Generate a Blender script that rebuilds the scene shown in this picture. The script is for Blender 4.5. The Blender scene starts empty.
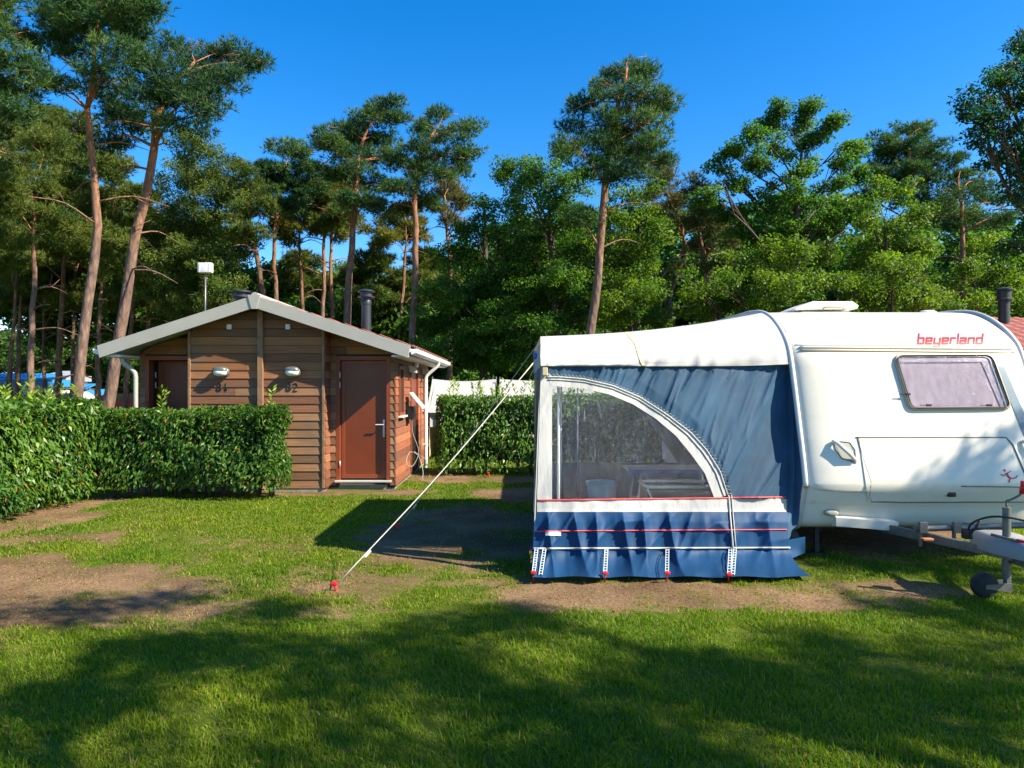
import bpy, bmesh, math, random
import numpy as np
from mathutils import Vector, Matrix
from mathutils.bvhtree import BVHTree

random.seed(7); RNG = np.random.default_rng(11)
SC = bpy.context.scene
COL = SC.collection
F = 683.0; HV = 388.0; CH = 1.7           # focal length in pixels, horizon row, eye height
def P(u, v, D): return Vector(((u-512)/F*D, D, CH+(HV-v)/F*D))
def G(u, v):
    D = F*CH/(v-HV); return Vector(((u-512)/F*D, D, 0))
def lerp(a, b, t): return a+(b-a)*t
def interp(x, xs, ys): return float(np.interp(x, xs, ys))
SUN = Vector((2.4, -0.9, 2.1))

# ------------------------------------------------------------------ noise
def vnoise(x, y, seed=0):
    x = np.asarray(x, float); y = np.asarray(y, float)
    xi = np.floor(x).astype(np.int64); yi = np.floor(y).astype(np.int64)
    fx = x-xi; fy = y-yi; fx = fx*fx*(3-2*fx); fy = fy*fy*(3-2*fy)
    def h(i, j):
        n = (i*374761393 + j*668265263 + seed*1442695041) & 0xffffffff
        n = ((n ^ (n >> 13))*1274126177) & 0xffffffff
        return ((n ^ (n >> 16)) & 0xffff)/65535.0
    return (h(xi, yi)*(1-fx)+h(xi+1, yi)*fx)*(1-fy)+(h(xi, yi+1)*(1-fx)+h(xi+1, yi+1)*fx)*fy
def fbm(x, y, seed=0, o=4):
    s = 0; a = .5; f = 1.0
    for k in range(o): s = s+a*vnoise(np.asarray(x)*f, np.asarray(y)*f, seed+k*17); a *= .5; f *= 2.03
    return s

# ------------------------------------------------------------------ scene helpers
ORG = {}
def tag(o, label=None, cat=None, group=None, kind=None):
    if label: o['label'] = label
    if cat: o['category'] = cat
    if group: o['group'] = group
    if kind: o['kind'] = kind
    return o
def thing(name, loc, label, cat, group=None, kind=None):
    o = bpy.data.objects.new(name, None); COL.objects.link(o); o.location = loc; o.empty_display_size = .2
    ORG[o.name] = Vector(loc)
    return tag(o, label, cat, group, kind)
def copy_tree(o, parent=None):
    c = o.copy(); COL.objects.link(c); c.parent = parent
    ORG[c.name] = ORG.get(o.name, Vector((0, 0, 0))).copy()
    for ch in list(o.children):
        if ch.name in SRC.get(o.name, [ch.name]): copy_tree(ch, c)
    return c
SRC = {}
def rawmesh(name, V, faces_or_idx, mat, parent=None, smooth=False, attr=None, k=None):
    """numpy fast path: V (n,3); idx flat (m*k) of k-gons"""
    me = bpy.data.meshes.new(name)
    V = np.asarray(V, np.float32)
    if parent is not None: V = V-np.array(ORG[parent.name], np.float32)
    idx = np.asarray(faces_or_idx, np.int32).ravel(); m = len(idx)//k
    me.vertices.add(len(V)); me.vertices.foreach_set('co', V.ravel())
    me.loops.add(len(idx)); me.loops.foreach_set('vertex_index', idx)
    me.polygons.add(m); me.polygons.foreach_set('loop_start', np.arange(0, m*k, k, dtype=np.int32))
    me.polygons.foreach_set('loop_total', np.full(m, k, np.int32))
    if smooth: me.polygons.foreach_set('use_smooth', np.ones(m, bool))
    if attr is not None:
        a = me.attributes.new('tint', 'FLOAT_COLOR', 'POINT')
        A = np.ones((len(V), 4), np.float32); A[:, :3] = attr; a.data.foreach_set('color', A.ravel())
    me.update(calc_edges=True)
    me.materials.append(mat)
    o = bpy.data.objects.new(name, me); COL.objects.link(o)
    if parent is not None: o.parent = parent; ORG[o.name] = ORG[parent.name].copy()
    else: ORG[o.name] = Vector((0, 0, 0))
    return o
class MB:
    def __init__(s): s.v = []; s.f = []; s.t = []; s.ct = (1, 1, 1)
    def add(s, vs, fs):
        b = len(s.v); s.v += [tuple(v) for v in vs]; s.t += [s.ct]*len(vs)
        s.f += [tuple(i+b for i in f) for f in fs]; return s
    def box(s, c, d, rz=0, M=None):
        x, y, z = d[0]/2, d[1]/2, d[2]/2
        vs = [Vector((i*x, j*y, k*z)) for k in (-1, 1) for j in (-1, 1) for i in (-1, 1)]
        if M is None: M = Matrix.Rotation(rz, 3, 'Z')
        vs = [M @ v+Vector(c) for v in vs]
        return s.add(vs, [(0, 2, 3, 1), (4, 5, 7, 6), (0, 1, 5, 4), (2, 6, 7, 3), (0, 4, 6, 2), (1, 3, 7, 5)])
    def bb(s, x0, x1, y0, y1, z0, z1): return s.box(((x0+x1)/2, (y0+y1)/2, (z0+z1)/2), (x1-x0, y1-y0, z1-z0))
    def rbox(s, c, d, r, rz=0, seg=3):
        bm = bmesh.new(); bmesh.ops.create_cube(bm, size=1)
        for v in bm.verts: v.co = Vector((v.co.x*d[0], v.co.y*d[1], v.co.z*d[2]))
        bmesh.ops.bevel(bm, geom=list(bm.edges), offset=r, segments=seg, profile=.5, affect='EDGES')
        M = Matrix.Rotation(rz, 3, 'Z')
        bm.verts.index_update()
        s.add([M @ v.co+Vector(c) for v in bm.verts], [[v.index for v in f.verts] for f in bm.faces]); bm.free(); return s
    def tube(s, pts, r, n=8, cap=True):
        pts = [Vector(p) for p in pts]; m = len(pts)
        rs = r if hasattr(r, '__len__') else [r]*m
        rings = []; up = None
        for i, p in enumerate(pts):
            t = (pts[min(i+1, m-1)]-pts[max(i-1, 0)]).normalized()
            if up is None: up = Vector((0, 0, 1)) if abs(t.z) < .9 else Vector((1, 0, 0))
            a = t.cross(up).normalized(); b = a.cross(t).normalized(); up = b
            rings += [p+(a*math.cos(2*math.pi*k/n)+b*math.sin(2*math.pi*k/n))*rs[i] for k in range(n)]
        fs = [(i*n+k, i*n+(k+1) % n, (i+1)*n+(k+1) % n, (i+1)*n+k) for i in range(m-1) for k in range(n)]
        if cap: fs += [tuple(range(n))[::-1], tuple((m-1)*n+k for k in range(n))]
        return s.add(rings, fs)
    def lathe(s, c, prof, n=20, axis='Z'):
        R = {'Z': Matrix.Identity(3), 'X': Matrix.Rotation(math.pi/2, 3, 'Y'), 'Y': Matrix.Rotation(-math.pi/2, 3, 'X')}[axis]
        vs = [R @ Vector((r*math.cos(2*math.pi*k/n), r*math.sin(2*math.pi*k/n), z))+Vector(c) for r, z in prof for k in range(n)]
        m = len(prof)
        fs = [(i*n+k, i*n+(k+1) % n, (i+1)*n+(k+1) % n, (i+1)*n+k) for i in range(m-1) for k in range(n)]
        fs += [tuple(range(n))[::-1], tuple((m-1)*n+k for k in range(n))]
        return s.add(vs, fs)
    def grid(s, fn, nu, nv):
        vs = [fn(i/nu, j/nv) for j in range(nv+1) for i in range(nu+1)]
        return s.add(vs, [(j*(nu+1)+i, j*(nu+1)+i+1, (j+1)*(nu+1)+i+1, (j+1)*(nu+1)+i) for j in range(nv) for i in range(nu)])
    def prism(s, poly, d):
        """poly: 3D points, extruded by vector d"""
        n = len(poly); d = Vector(d); p = [Vector(q) for q in poly]
        return s.add(p+[q+d for q in p], [tuple(range(n))[::-1], tuple(range(n, 2*n))]+[(k, (k+1) % n, n+(k+1) % n, n+k) for k in range(n)])
    def build(s, name, mat, parent=None, smooth=False, bevel=0, solid=0, autos=None):
        me = bpy.data.meshes.new(name)
        o0 = ORG[parent.name] if parent is not None else Vector((0, 0, 0))
        me.from_pydata([(v[0]-o0.x, v[1]-o0.y, v[2]-o0.z) for v in s.v], [], s.f)
        a = me.attributes.new('tint', 'FLOAT_COLOR', 'POINT')
        a.data.foreach_set('color', np.array([(*t, 1) for t in s.t], np.float32).ravel())
        bm = bmesh.new(); bm.from_mesh(me)
        if not solid: bmesh.ops.recalc_face_normals(bm, faces=bm.faces)
        bm.to_mesh(me); bm.free()
        if smooth:
            me.polygons.foreach_set('use_smooth', np.ones(len(me.polygons), bool))
            if autos: me.set_sharp_from_angle(angle=math.radians(autos))
        me.materials.append(mat)
        o = bpy.data.objects.new(name, me); COL.objects.link(o)
        if parent is not None: o.parent = parent
        ORG[o.name] = o0.copy()
        if bevel:
            b = o.modifiers.new('b', 'BEVEL'); b.width = bevel; b.segments = 2; b.limit_method = 'ANGLE'
        if solid:
            b = o.modifiers.new('s', 'SOLIDIFY'); b.thickness = solid; b.offset = 0
        return o

# ------------------------------------------------------------------ materials
class NT:
    def __init__(s, name):
        s.m = bpy.data.materials.new(name); s.m.use_nodes = True; s.t = s.m.node_tree; s.n = s.t.nodes; s.l = s.t.links
        s.b = s.n['Principled BSDF']; s.out = s.n['Material Output']
    def new(s, typ, **kw):
        n = s.n.new(typ)
        for k, v in kw.items(): setattr(n, k, v)
        return n
    def link(s, a, b): s.l.new(a, b)
    def noise(s, scale, vec=None, detail=4, rough=.55):
        n = s.new('ShaderNodeTexNoise'); n.inputs['Scale'].default_value = scale; n.inputs['Detail'].default_value = detail
        n.inputs['Roughness'].default_value = rough
        if vec is not None: s.link(vec, n.inputs['Vector'])
        return n
    def pos(s, scale=(1, 1, 1)):
        g = s.new('ShaderNodeNewGeometry'); m = s.new('ShaderNodeMapping'); m.inputs['Scale'].default_value = scale
        s.link(g.outputs['Position'], m.inputs['Vector']); return m.outputs['Vector']
    def ramp(s, fac, stops):
        r = s.new('ShaderNodeValToRGB'); e = r.color_ramp.elements
        while len(e) < len(stops): e.new(.5)
        for i, (p, c) in enumerate(stops): e[i].position = p; e[i].color = (*c, 1)
        s.link(fac, r.inputs['Fac']); return r.outputs['Color']
    def mix(s, a, b, fac, mode='MIX'):
        m = s.new('ShaderNodeMix', data_type='RGBA', blend_type=mode)
        for sock, val in ((m.inputs[0], fac), (m.inputs[6], a), (m.inputs[7], b)):
            if isinstance(val, (int, float)): sock.default_value = val
            elif isinstance(val, tuple): sock.default_value = (*val, 1)
            else: s.link(val, sock)
        return m.outputs[2]
    def bump(s, h, strength=.3, dist=.01):
        b = s.new('ShaderNodeBump'); b.inputs['Strength'].default_value = strength; b.inputs['Distance'].default_value = dist
        s.link(h, b.inputs['Height']); s.link(b.outputs['Normal'], s.b.inputs['Normal']); return b
    def set(s, **kw):
        for k, v in kw.items():
            i = s.b.inputs[k.replace('_', ' ')]
            if isinstance(v, tuple): i.default_value = (*v, 1)
            elif isinstance(v, (int, float)): i.default_value = v
            else: s.link(v, i)
        return s
def plain(name, col, rough=.5, metal=0, var=.15, scale=6, bump=0, coat=0, spec=.5, dirt=None):
    t = NT(name); nz = t.noise(scale, t.pos(), 5)
    lo = tuple(c*(1-var) for c in col); hi = tuple(min(1, c*(1+var)) for c in col)
    c = t.ramp(nz.outputs['Fac'], [(.3, lo), (.7, hi)])
    if dirt:
        n2 = t.noise(2.3, t.pos((1, 1, 3)), 6, .7)
        f = t.ramp(n2.outputs['Fac'], [(.5, (0, 0, 0)), (.8, (1, 1, 1))])
        c = t.mix(c, dirt, f)
    t.set(Base_Color=c, Roughness=rough, Metallic=metal)
    t.b.inputs['Coat Weight'].default_value = coat; t.b.inputs['Specular IOR Level'].default_value = spec
    if bump: t.bump(t.noise(scale*6, t.pos()).outputs['Fac'], bump, .005)
    return t.m
def leafmat(name, rough=.5, trans=.35, spec=.3, tcol=(1.6, 1.9, .6)):
    t = NT(name); a = t.new('ShaderNodeAttribute', attribute_name='tint')
    t.set(Base_Color=a.outputs['Color'], Roughness=rough); t.b.inputs['Specular IOR Level'].default_value = spec
    tr = t.new('ShaderNodeBsdfTranslucent'); t.link(t.mix(a.outputs['Color'], tcol, 1.0, 'MULTIPLY'), tr.inputs['Color'])
    mx = t.new('ShaderNodeMixShader'); mx.inputs[0].default_value = trans
    t.link(t.b.outputs[0], mx.inputs[1]); t.link(tr.outputs[0], mx.inputs[2]); t.link(mx.outputs[0], t.out.inputs['Surface'])
    return t.m
def woodmat(name, axis):
    sc = (1.2, 30, 45) if axis == 'x' else (30, 1.2, 45)
    t = NT(name); a = t.new('ShaderNodeAttribute', attribute_name='tint')
    n = t.noise(1.6, t.pos(sc), 6, .65); n2 = t.noise(1.3, t.pos((1, 1, 1)), 4)
    c = t.ramp(n.outputs['Fac'], [(.25, (.5, .47, .45)), (.55, (1, 1, 1)), (.8, (1.25, 1.2, 1.1))])
    c = t.mix(a.outputs['Color'], c, 1.0, 'MULTIPLY')
    c = t.mix(c, (.13, .085, .05), t.ramp(n2.outputs['Fac'], [(.5, (0, 0, 0)), (.75, (.75, .75, .75))]))
    t.set(Base_Color=c, Roughness=.75); t.bump(n.outputs['Fac'], .5, .004); return t.m
def fabric(name, col, rough=.6, sheen=.0, trans=0, dirt=.08, bump=.35, scale=5, tcol=None, streak=(1,1,.35)):
    t = NT(name); n = t.noise(scale, t.pos(streak), 5, .6); n2 = t.noise(1.6, t.pos(), 4)
    lo = tuple(c*(1-dirt*1.6) for c in col); hi = tuple(min(1, c*(1+dirt)) for c in col)
    c = t.ramp(n2.outputs['Fac'], [(.3, lo), (.7, hi)])
    t.set(Base_Color=c, Roughness=rough); t.bump(n.outputs['Fac'], bump, .03)
    t.b.inputs['Sheen Weight'].default_value = sheen; t.b.inputs['Specular IOR Level'].default_value = .22
    if trans:
        tr = t.new('ShaderNodeBsdfTranslucent'); tr.inputs['Color'].default_value = (*(tcol or col), 1)
        mx = t.new('ShaderNodeMixShader'); mx.inputs[0].default_value = trans
        t.link(t.b.outputs[0], mx.inputs[1]); t.link(tr.outputs[0], mx.inputs[2]); t.link(mx.outputs[0], t.out.inputs['Surface'])
    return t.m
def clearmat(name, tint=(.85, .88, .9), haze=.16, streaky=True):
    t = NT(name)
    tp = t.new('ShaderNodeBsdfTransparent'); tp.inputs['Color'].default_value = (*tint, 1)
    gl = t.new('ShaderNodeBsdfGlossy'); gl.inputs['Roughness'].default_value = .12
    df = t.new('ShaderNodeBsdfDiffuse'); df.inputs['Color'].default_value = (.75, .8, .85, 1)
    n = t.noise(4.5, t.pos((3.5, 1, 1.2)), 6, .62); n.inputs['Distortion'].default_value = 1.6
    b = t.new('ShaderNodeBump'); b.inputs['Strength'].default_value = .9; b.inputs['Distance'].default_value = .06
    t.link(n.outputs['Fac'], b.inputs['Height']); t.link(b.outputs['Normal'], gl.inputs['Normal'])
    st = t.ramp(n.outputs['Fac'], [(.52, (haze*.15,)*3), (.63, (haze*.6,)*3), (.66, (haze*3.2,)*3), (.70, (haze*.3,)*3)])  # crinkle reflections painted in as pale diffuse streaks
    m1 = t.new('ShaderNodeMixShader'); t.link(st, m1.inputs[0]); t.link(tp.outputs[0], m1.inputs[1]); t.link(df.outputs[0], m1.inputs[2])
    m2 = t.new('ShaderNodeMixShader'); m2.inputs[0].default_value = .06
    t.link(m1.outputs[0], m2.inputs[1]); t.link(gl.outputs[0], m2.inputs[2]); t.link(m2.outputs[0], t.out.inputs['Surface'])
    return t.m
def barkmat(name, lo, hi, zlo=4, zhi=9):
    t = NT(name); n = t.noise(3, t.pos((6, 6, 1.6)), 6, .7); vo = t.new('ShaderNodeTexVoronoi'); vo.inputs['Scale'].default_value = 9
    t.link(t.pos((1, 1, .35)), vo.inputs['Vector'])
    g = t.new('ShaderNodeNewGeometry'); sx = t.new('ShaderNodeSeparateXYZ'); t.link(g.outputs['Position'], sx.inputs[0])
    mr = t.new('ShaderNodeMapRange'); mr.inputs[1].default_value = zlo; mr.inputs[2].default_value = zhi; t.link(sx.outputs['Z'], mr.inputs[0])
    c = t.mix(lo, hi, mr.outputs[0])
    c = t.mix(c, t.ramp(n.outputs['Fac'], [(.3, (.35, .33, .32)), (.55, (1, 1, 1)), (.75, (1.5, 1.4, 1.3))]), 1.0, 'MULTIPLY')
    c = t.mix(c, t.ramp(vo.outputs['Distance'], [(.1, (1.15, 1.1, 1.05)), (.6, (.55, .5, .48))]), .7, 'MULTIPLY')
    t.set(Base_Color=c, Roughness=.9); t.bump(vo.outputs['Distance'], .8, .03); return t.m

M = {}
M['white_paint'] = plain('white_paint', (.72, .665, .545), .33, var=.03, scale=1.5, coat=.2, dirt=(.60, .56, .47))
M['cream_paint'] = plain('cream_paint', (.62, .62, .58), .4, var=.05, dirt=(.5, .48, .42))
M['barge'] = plain('barge_paint', (.34, .325, .28), .55, var=.06, scale=3)
M['white_plastic'] = plain('white_plastic', (.72, .72, .70), .4, var=.05)
M['alu'] = plain('aluminium', (.60, .59, .55), .4, .25, var=.08)
M['bronze_trim'] = plain('bronze_trim', (.42, .33, .22), .4, .4, var=.08)
M['galv'] = plain('galvanised_steel', (.17, .17, .16), .45, .55, var=.2, scale=20)
M['black'] = plain('black_plastic', (.012, .012, .014), .45, var=.2)
M['rubber'] = plain('rubber', (.018, .018, .018), .8, var=.3, scale=20)
M['dark_metal'] = plain('dark_metal', (.03, .035, .04), .5, .3, var=.2)
M['red'] = plain('red_plastic', (.60, .01, .015), .4, var=.08)
M['red_print'] = plain('red_print', (.42, .004, .018), .45, var=.02)
M['brown_door'] = plain('brown_door_paint', (.155, .030, .007), .42, var=.10, scale=3)
M['brown_frame'] = plain('brown_frame_paint', (.20, .042, .013), .5, var=.1)
M['glass_dark'] = plain('dark_glass', (.02, .028, .03), .08, var=.2, spec=.8)
M['wood_x'] = woodmat('cladding_front', 'x'); M['wood_y'] = woodmat('cladding_side', 'y')
M['post_wood'] = plain('post_wood', (.22, .12, .06), .8, var=.3, scale=9, bump=.3)
M['tile'] = plain('roof_tile', (.26, .075, .055), .75, var=.35, scale=12, bump=.4)
M['blue_up'] = fabric('blue_polyester', (.022, .068, .125), .62, .12, trans=.06, dirt=.2, bump=.12, scale=3.2, tcol=(.03, .12, .32), streak=(2.2, 1, .55))
M['blue_low'] = fabric('blue_coated', (.006, .046, .125), .60, .0, trans=.05, dirt=.15, bump=.2, scale=3.0, streak=(2.4, 1, .6))
M['canvas'] = fabric('white_canvas', (.43, .42, .405), .7, .1, trans=.10, dirt=.05, bump=.35, scale=2.4, tcol=(.6, .58, .52), streak=(.5, .5, 3))
M['canvas_trim'] = fabric('canvas_trim', (.43, .43, .41), .75, .0, trans=.05, dirt=.10, bump=.25, scale=9, streak=(2.5, 1, .6))
M['red_piping'] = plain('red_piping', (.62, .05, .04), .5, var=.05)
M['rope'] = plain('rope', (.60, .54, .44), .8, var=.15, scale=40)
M['strap'] = plain('tan_strap', (.58, .46, .26), .7, var=.1)
M['clear'] = clearmat('clear_foil', (.84, .87, .88), haze=.045)
M['pine_bark'] = barkmat('pine_bark', (.21, .135, .10), (.42, .18, .075), 5, 8.5)
M['dark_bark'] = barkmat('dark_pine_bark', (.20, .115, .07), (.38, .16, .06), 5, 10)
M['oak_bark'] = barkmat('oak_bark', (.085, .065, .045), (.10, .08, .055))
M['needle'] = leafmat('pine_needles', .55, .27, .25, (1.3, 1.5, .7))
M['leaf'] = leafmat('broad_leaves', .5, .46, .3)
M['laurel'] = leafmat('laurel_leaves', .40, .22, .3)
M['blade'] = leafmat('grass_blades', .55, .42, .2, (1.6, 1.7, .2))
M['teal'] = plain('teal_plastic', (.01, .26, .34), .4, var=.1)
M['alu_top'] = plain('table_top', (.30, .31, .33), .4, var=.05)
M['blue_edge'] = plain('blue_edge', (.03, .08, .4), .4)
M['dark_cloth'] = plain('dark_cloth', (.05, .035, .035), .9, var=.3)
M['glass_tint'] = clearmat('tinted_acrylic', (.80, .74, .80), .05)
M['beige'] = plain('beige_lamp', (.42, .36, .25), .5, var=.1)
M['lamp_glass'] = plain('lamp_glass', (.62, .63, .55), .2, var=.06)
def blindmat():
    t = NT('window_blind'); n = t.noise(4, t.pos((5, 5, .9)), 3)
    t.set(Base_Color=t.ramp(n.outputs['Fac'], [(.3, (.27, .25, .27)), (.7, (.40, .37, .39))]), Roughness=.6); return t.m
M['blind'] = blindmat()

# ------------------------------------------------------------------ ground
def ell(x, y, cx, cy, rx, ry, soft=.35):
    d = np.sqrt(((x-cx)/rx)**2+((y-cy)/ry)**2); return np.clip((1-d)/soft+.5, 0, 1)
def dirt_mask(x, y):
    m = np.zeros_like(x)
    for e in ((-4.8, 5.65, 2.5, 1.25, .6), (-3.3, 5.75, .95, .35, .8), (1.6, 5.65, 2.0, .48, .7), (3.0, 5.75, .9, .3, .8),
              (-.5, 8.1, 1.3, 1.8, .5), (1.6, 8.0, 1.5, 1.9, .2), (4.1, 9.2, 1.4, 2.4, .5), (.4, 11.0, 1.1, .8, .6),
              (-6.3, 9.2, .45, 2.2, .8), (-5.7, 8.8, .35, .8, .9), (-2.4, 11.15, 1.2, .28, .9), (-4, 10.95, 1.5, .2, .9), (1.4, 12.7, 3.6, .45, .8), (-1.5, 13.2, 1.0, .7, .8)):
        m = np.maximum(m, ell(x, y, *e))
    soft = np.zeros_like(x)
    for e in ((-1.5, 5.9, 1.2, .6, 1.2), (-2.7, 7.2, 1.3, .8, 1.2), (-1.1, 5.2, .7, .3, 1.2), (-5, 7.8, 1.2, .6, 1.3), (.1, 5.9, .8, .5, 1), (3.0, 4.3, .5, .3, 1)):
        soft = np.maximum(soft, ell(x, y, *e)*.47)
    n = fbm(x*1.7, y*2.3, 5)
    n2 = fbm(x*7, y*9, 9)
    v = np.maximum(m, soft)+(n-.47)*1.5+(n2-.47)*.8
    return np.clip((v-.37)/.5, 0, 1)*np.clip(np.maximum(m, soft)*3, 0, 1)
def gz(x, y): return (fbm(x*.9, y*.9, 3)-.47)*.05+(fbm(x*4, y*4, 8)-.47)*.018
xs = np.concatenate([[-420, -150, -60, -30, -18], np.linspace(-12, 12, 300), [18, 30, 60, 150, 420]])
ys = np.concatenate([[-300, -100, -30, -10, -3], np.linspace(1.5, 20, 250), [24, 30, 45, 70, 120, 250, 800]])
GX, GY = np.meshgrid(xs, ys)
near = (np.abs(GX) < 13) & (GY > 1) & (GY < 21)
GZ = np.where(near, gz(GX, GY), 0)-.012
DM = np.where(near, dirt_mask(GX, GY), 0); DM = np.where(GY > 22, .8*fbm(GX*.1, GY*.1, 2), DM)
nx, ny = len(xs), len(ys)
I, J = np.meshgrid(np.arange(nx-1), np.arange(ny-1)); a = (J*nx+I).ravel()
fidx = np.stack([a, a+1, a+nx+1, a+nx], 1)
def groundmat():
    t = NT('lawn_ground'); at = t.new('ShaderNodeAttribute', attribute_name='tint')
    n1 = t.noise(3, t.pos(), 8, .7); n2 = t.noise(45, t.pos(), 6, .75); n3 = t.noise(160, t.pos(), 3, .6)
    green = t.ramp(n1.outputs['Fac'], [(.3, (.045, .075, .006)), (.7, (.12, .14, .014))])
    soil = t.ramp(n2.outputs['Fac'], [(.25, (.09, .052, .028)), (.5, (.235, .155, .095)), (.75, (.42, .30, .19))])
    n4 = t.noise(1.1, t.pos(), 5, .6); soil = t.mix(soil, t.ramp(n4.outputs['Fac'], [(.35, (.50, .46, .38)), (.65, (1.15, 1.1, 1.0))]), .9, 'MULTIPLY')
    soil = t.mix(soil, t.ramp(n3.outputs['Fac'], [(.35, (.5, .45, .4)), (.6, (1, 1, 1)), (.72, (1.7, 1.6, 1.5))]), .8, 'MULTIPLY')
    t.set(Base_Color=t.mix(green, soil, at.outputs['Fac']), Roughness=.95); t.b.inputs['Specular IOR Level'].default_value = .15
    t.bump(n3.outputs['Fac'], .6, .012); return t.m
g = rawmesh('ground', np.stack([GX.ravel(), GY.ravel(), GZ.ravel()], 1), fidx, groundmat(), None, True, np.repeat(DM.ravel()[:, None], 3, 1), 4)
tag(g, 'lawn with worn brown earth patches spreading under everything', None, None, 'structure')

# ------------------------------------------------------------------ grass blades
def make_blades():
    px, py = [], []
    for d0, d1, dens in ((2.4, 3.6, 11000), (3.6, 5.0, 8500), (5.0, 7.0, 5200), (7.0, 10.0, 2700), (10, 14, 1300), (14, 22, 350)):
        n = int(dens*(d1-d0)*(d1+d0)*.5*1.9)
        y = RNG.uniform(d0, d1, n); x = RNG.uniform(-.95, .95, n)*y
        px.append(x); py.append(y)
    x = np.concatenate(px); y = np.concatenate(py)
    m = dirt_mask(x, y); patch = fbm(x*1.1, y*1.1, 31); fine = fbm(x*5, y*5, 37)
    keep = RNG.random(len(x)) < np.clip(1.06-m*1.0, .20, 1)*np.where((x > 2.9) & (x < 5.2) & (y > 7.0) & (y < 12.8), .15, 1)*np.clip(.35+1.4*fine, .3, 1)
    hut = (x > -6.3) & (x < -1.95) & (y > 11.15) & (y < 16); aw = (x > .25) & (x < 2.9) & (y > 6.4) & (y < 9.5)
    aw |= (x > .12) & (x < 2.72) & (y > 6.06) & (y < 6.6)
    keep &= ~hut & ~aw
    x, y, m, patch, fine = x[keep], y[keep], m[keep], patch[keep], fine[keep]
    n = len(x); z = gz(x, y)-.014
    clump = np.clip(.65+1.1*(fbm(x*2.6, y*2.6, 41)-.4)+.9*(fine-.45), .35, 1.6)
    L = RNG.uniform(.024, .060, n)*clump*(1-.62*m); L = np.where(RNG.random(n) < .02, L*1.8, L)
    W = RNG.uniform(.0020, .0036, n)*np.clip(y/5, .85, 2.8)
    th = RNG.uniform(0, 2*np.pi, n); lean = RNG.uniform(.1, 1.05, n)
    dx, dy = np.cos(th), np.sin(th); wx, wy = -dy, dx
    ph = RNG.uniform(-.9, .9, n); wx, wy = wx*np.cos(ph)-wy*np.sin(ph), wx*np.sin(ph)+wy*np.cos(ph)
    def pt(f, s, w):
        b = lean*f*f*L; return np.stack([x+dx*b+wx*W*w*s, y+dy*b+wy*W*w*s, z+L*f*(1-.28*lean*f)], 1)
    V = np.stack([pt(0, -1, 1), pt(0, 1, 1), pt(.55, 1, .8), pt(.55, -1, .8), pt(1, 0, 0)], 1).reshape(-1, 3)
    b = np.arange(n)*5
    T = np.stack([b, b+1, b+2, b, b+2, b+3, b+3, b+2, b+4], 1).ravel()
    cA = np.array([.070, .165, .006]); cB = np.array([.19, .25, .010]); cD = np.array([.33, .25, .09])
    f = np.clip(.5+1.6*(patch-.47)+RNG.normal(0, .22, n), 0, 1)[:, None]
    c = cA*(1-f)+cB*f
    dry = (RNG.random(n) < .05+.62*m+.25*np.clip(fbm(x*.8, y*.8, 51)-.45, 0, 1)*3*(y > 4.8)*(y < 10))[:, None]
    c = np.where(dry, cD*RNG.uniform(.6, 1.2, (n, 1)), c)*RNG.uniform(.75, 1.2, (n, 1))
    o = rawmesh('grass', V, T, M['blade'], None, False, np.repeat(c, 5, 0), 3)
    tag(o, 'short mown green grass with dry yellow spots', 'grass', None, 'stuff')
make_blades()
def make_litter():
    n = 9000; y = RNG.uniform(3, 10, n); x = RNG.uniform(-.9, .9, n)*y
    k = (dirt_mask(x, y) > .3) | (RNG.random(n) < .05); k &= ~((x > .2) & (y > 6.2)); x, y = x[k], y[k]; n = len(x); z = gz(x, y)+.002+(dirt_mask(x, y) < .4)*.03
    s = RNG.uniform(.004, .018, n)*np.where(RNG.random(n) < .04, 2, 1); th = RNG.uniform(0, 6.28, n); tl = RNG.uniform(-.4, .4, n)
    c, d = np.cos(th)*s, np.sin(th)*s
    V = np.stack([np.stack([x+c, y+d, z+tl*s], 1), np.stack([x-d*.4, y+c*.4, z+.004], 1), np.stack([x-c, y-d, z-tl*s+.004], 1), np.stack([x+d*.4, y-c*.4, z+.006], 1)], 1).reshape(-1, 3)
    col = np.array([.26, .12, .05])*RNG.uniform(.4, 1.7, (n, 1))
    o = rawmesh('fallen_leaves', V, np.arange(4*n), M['leaf'], None, False, np.repeat(col, 4, 0), 4)
    tag(o, 'small brown leaves and bark chips scattered over the earth', 'leaves', None, 'stuff')
make_litter()

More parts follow.
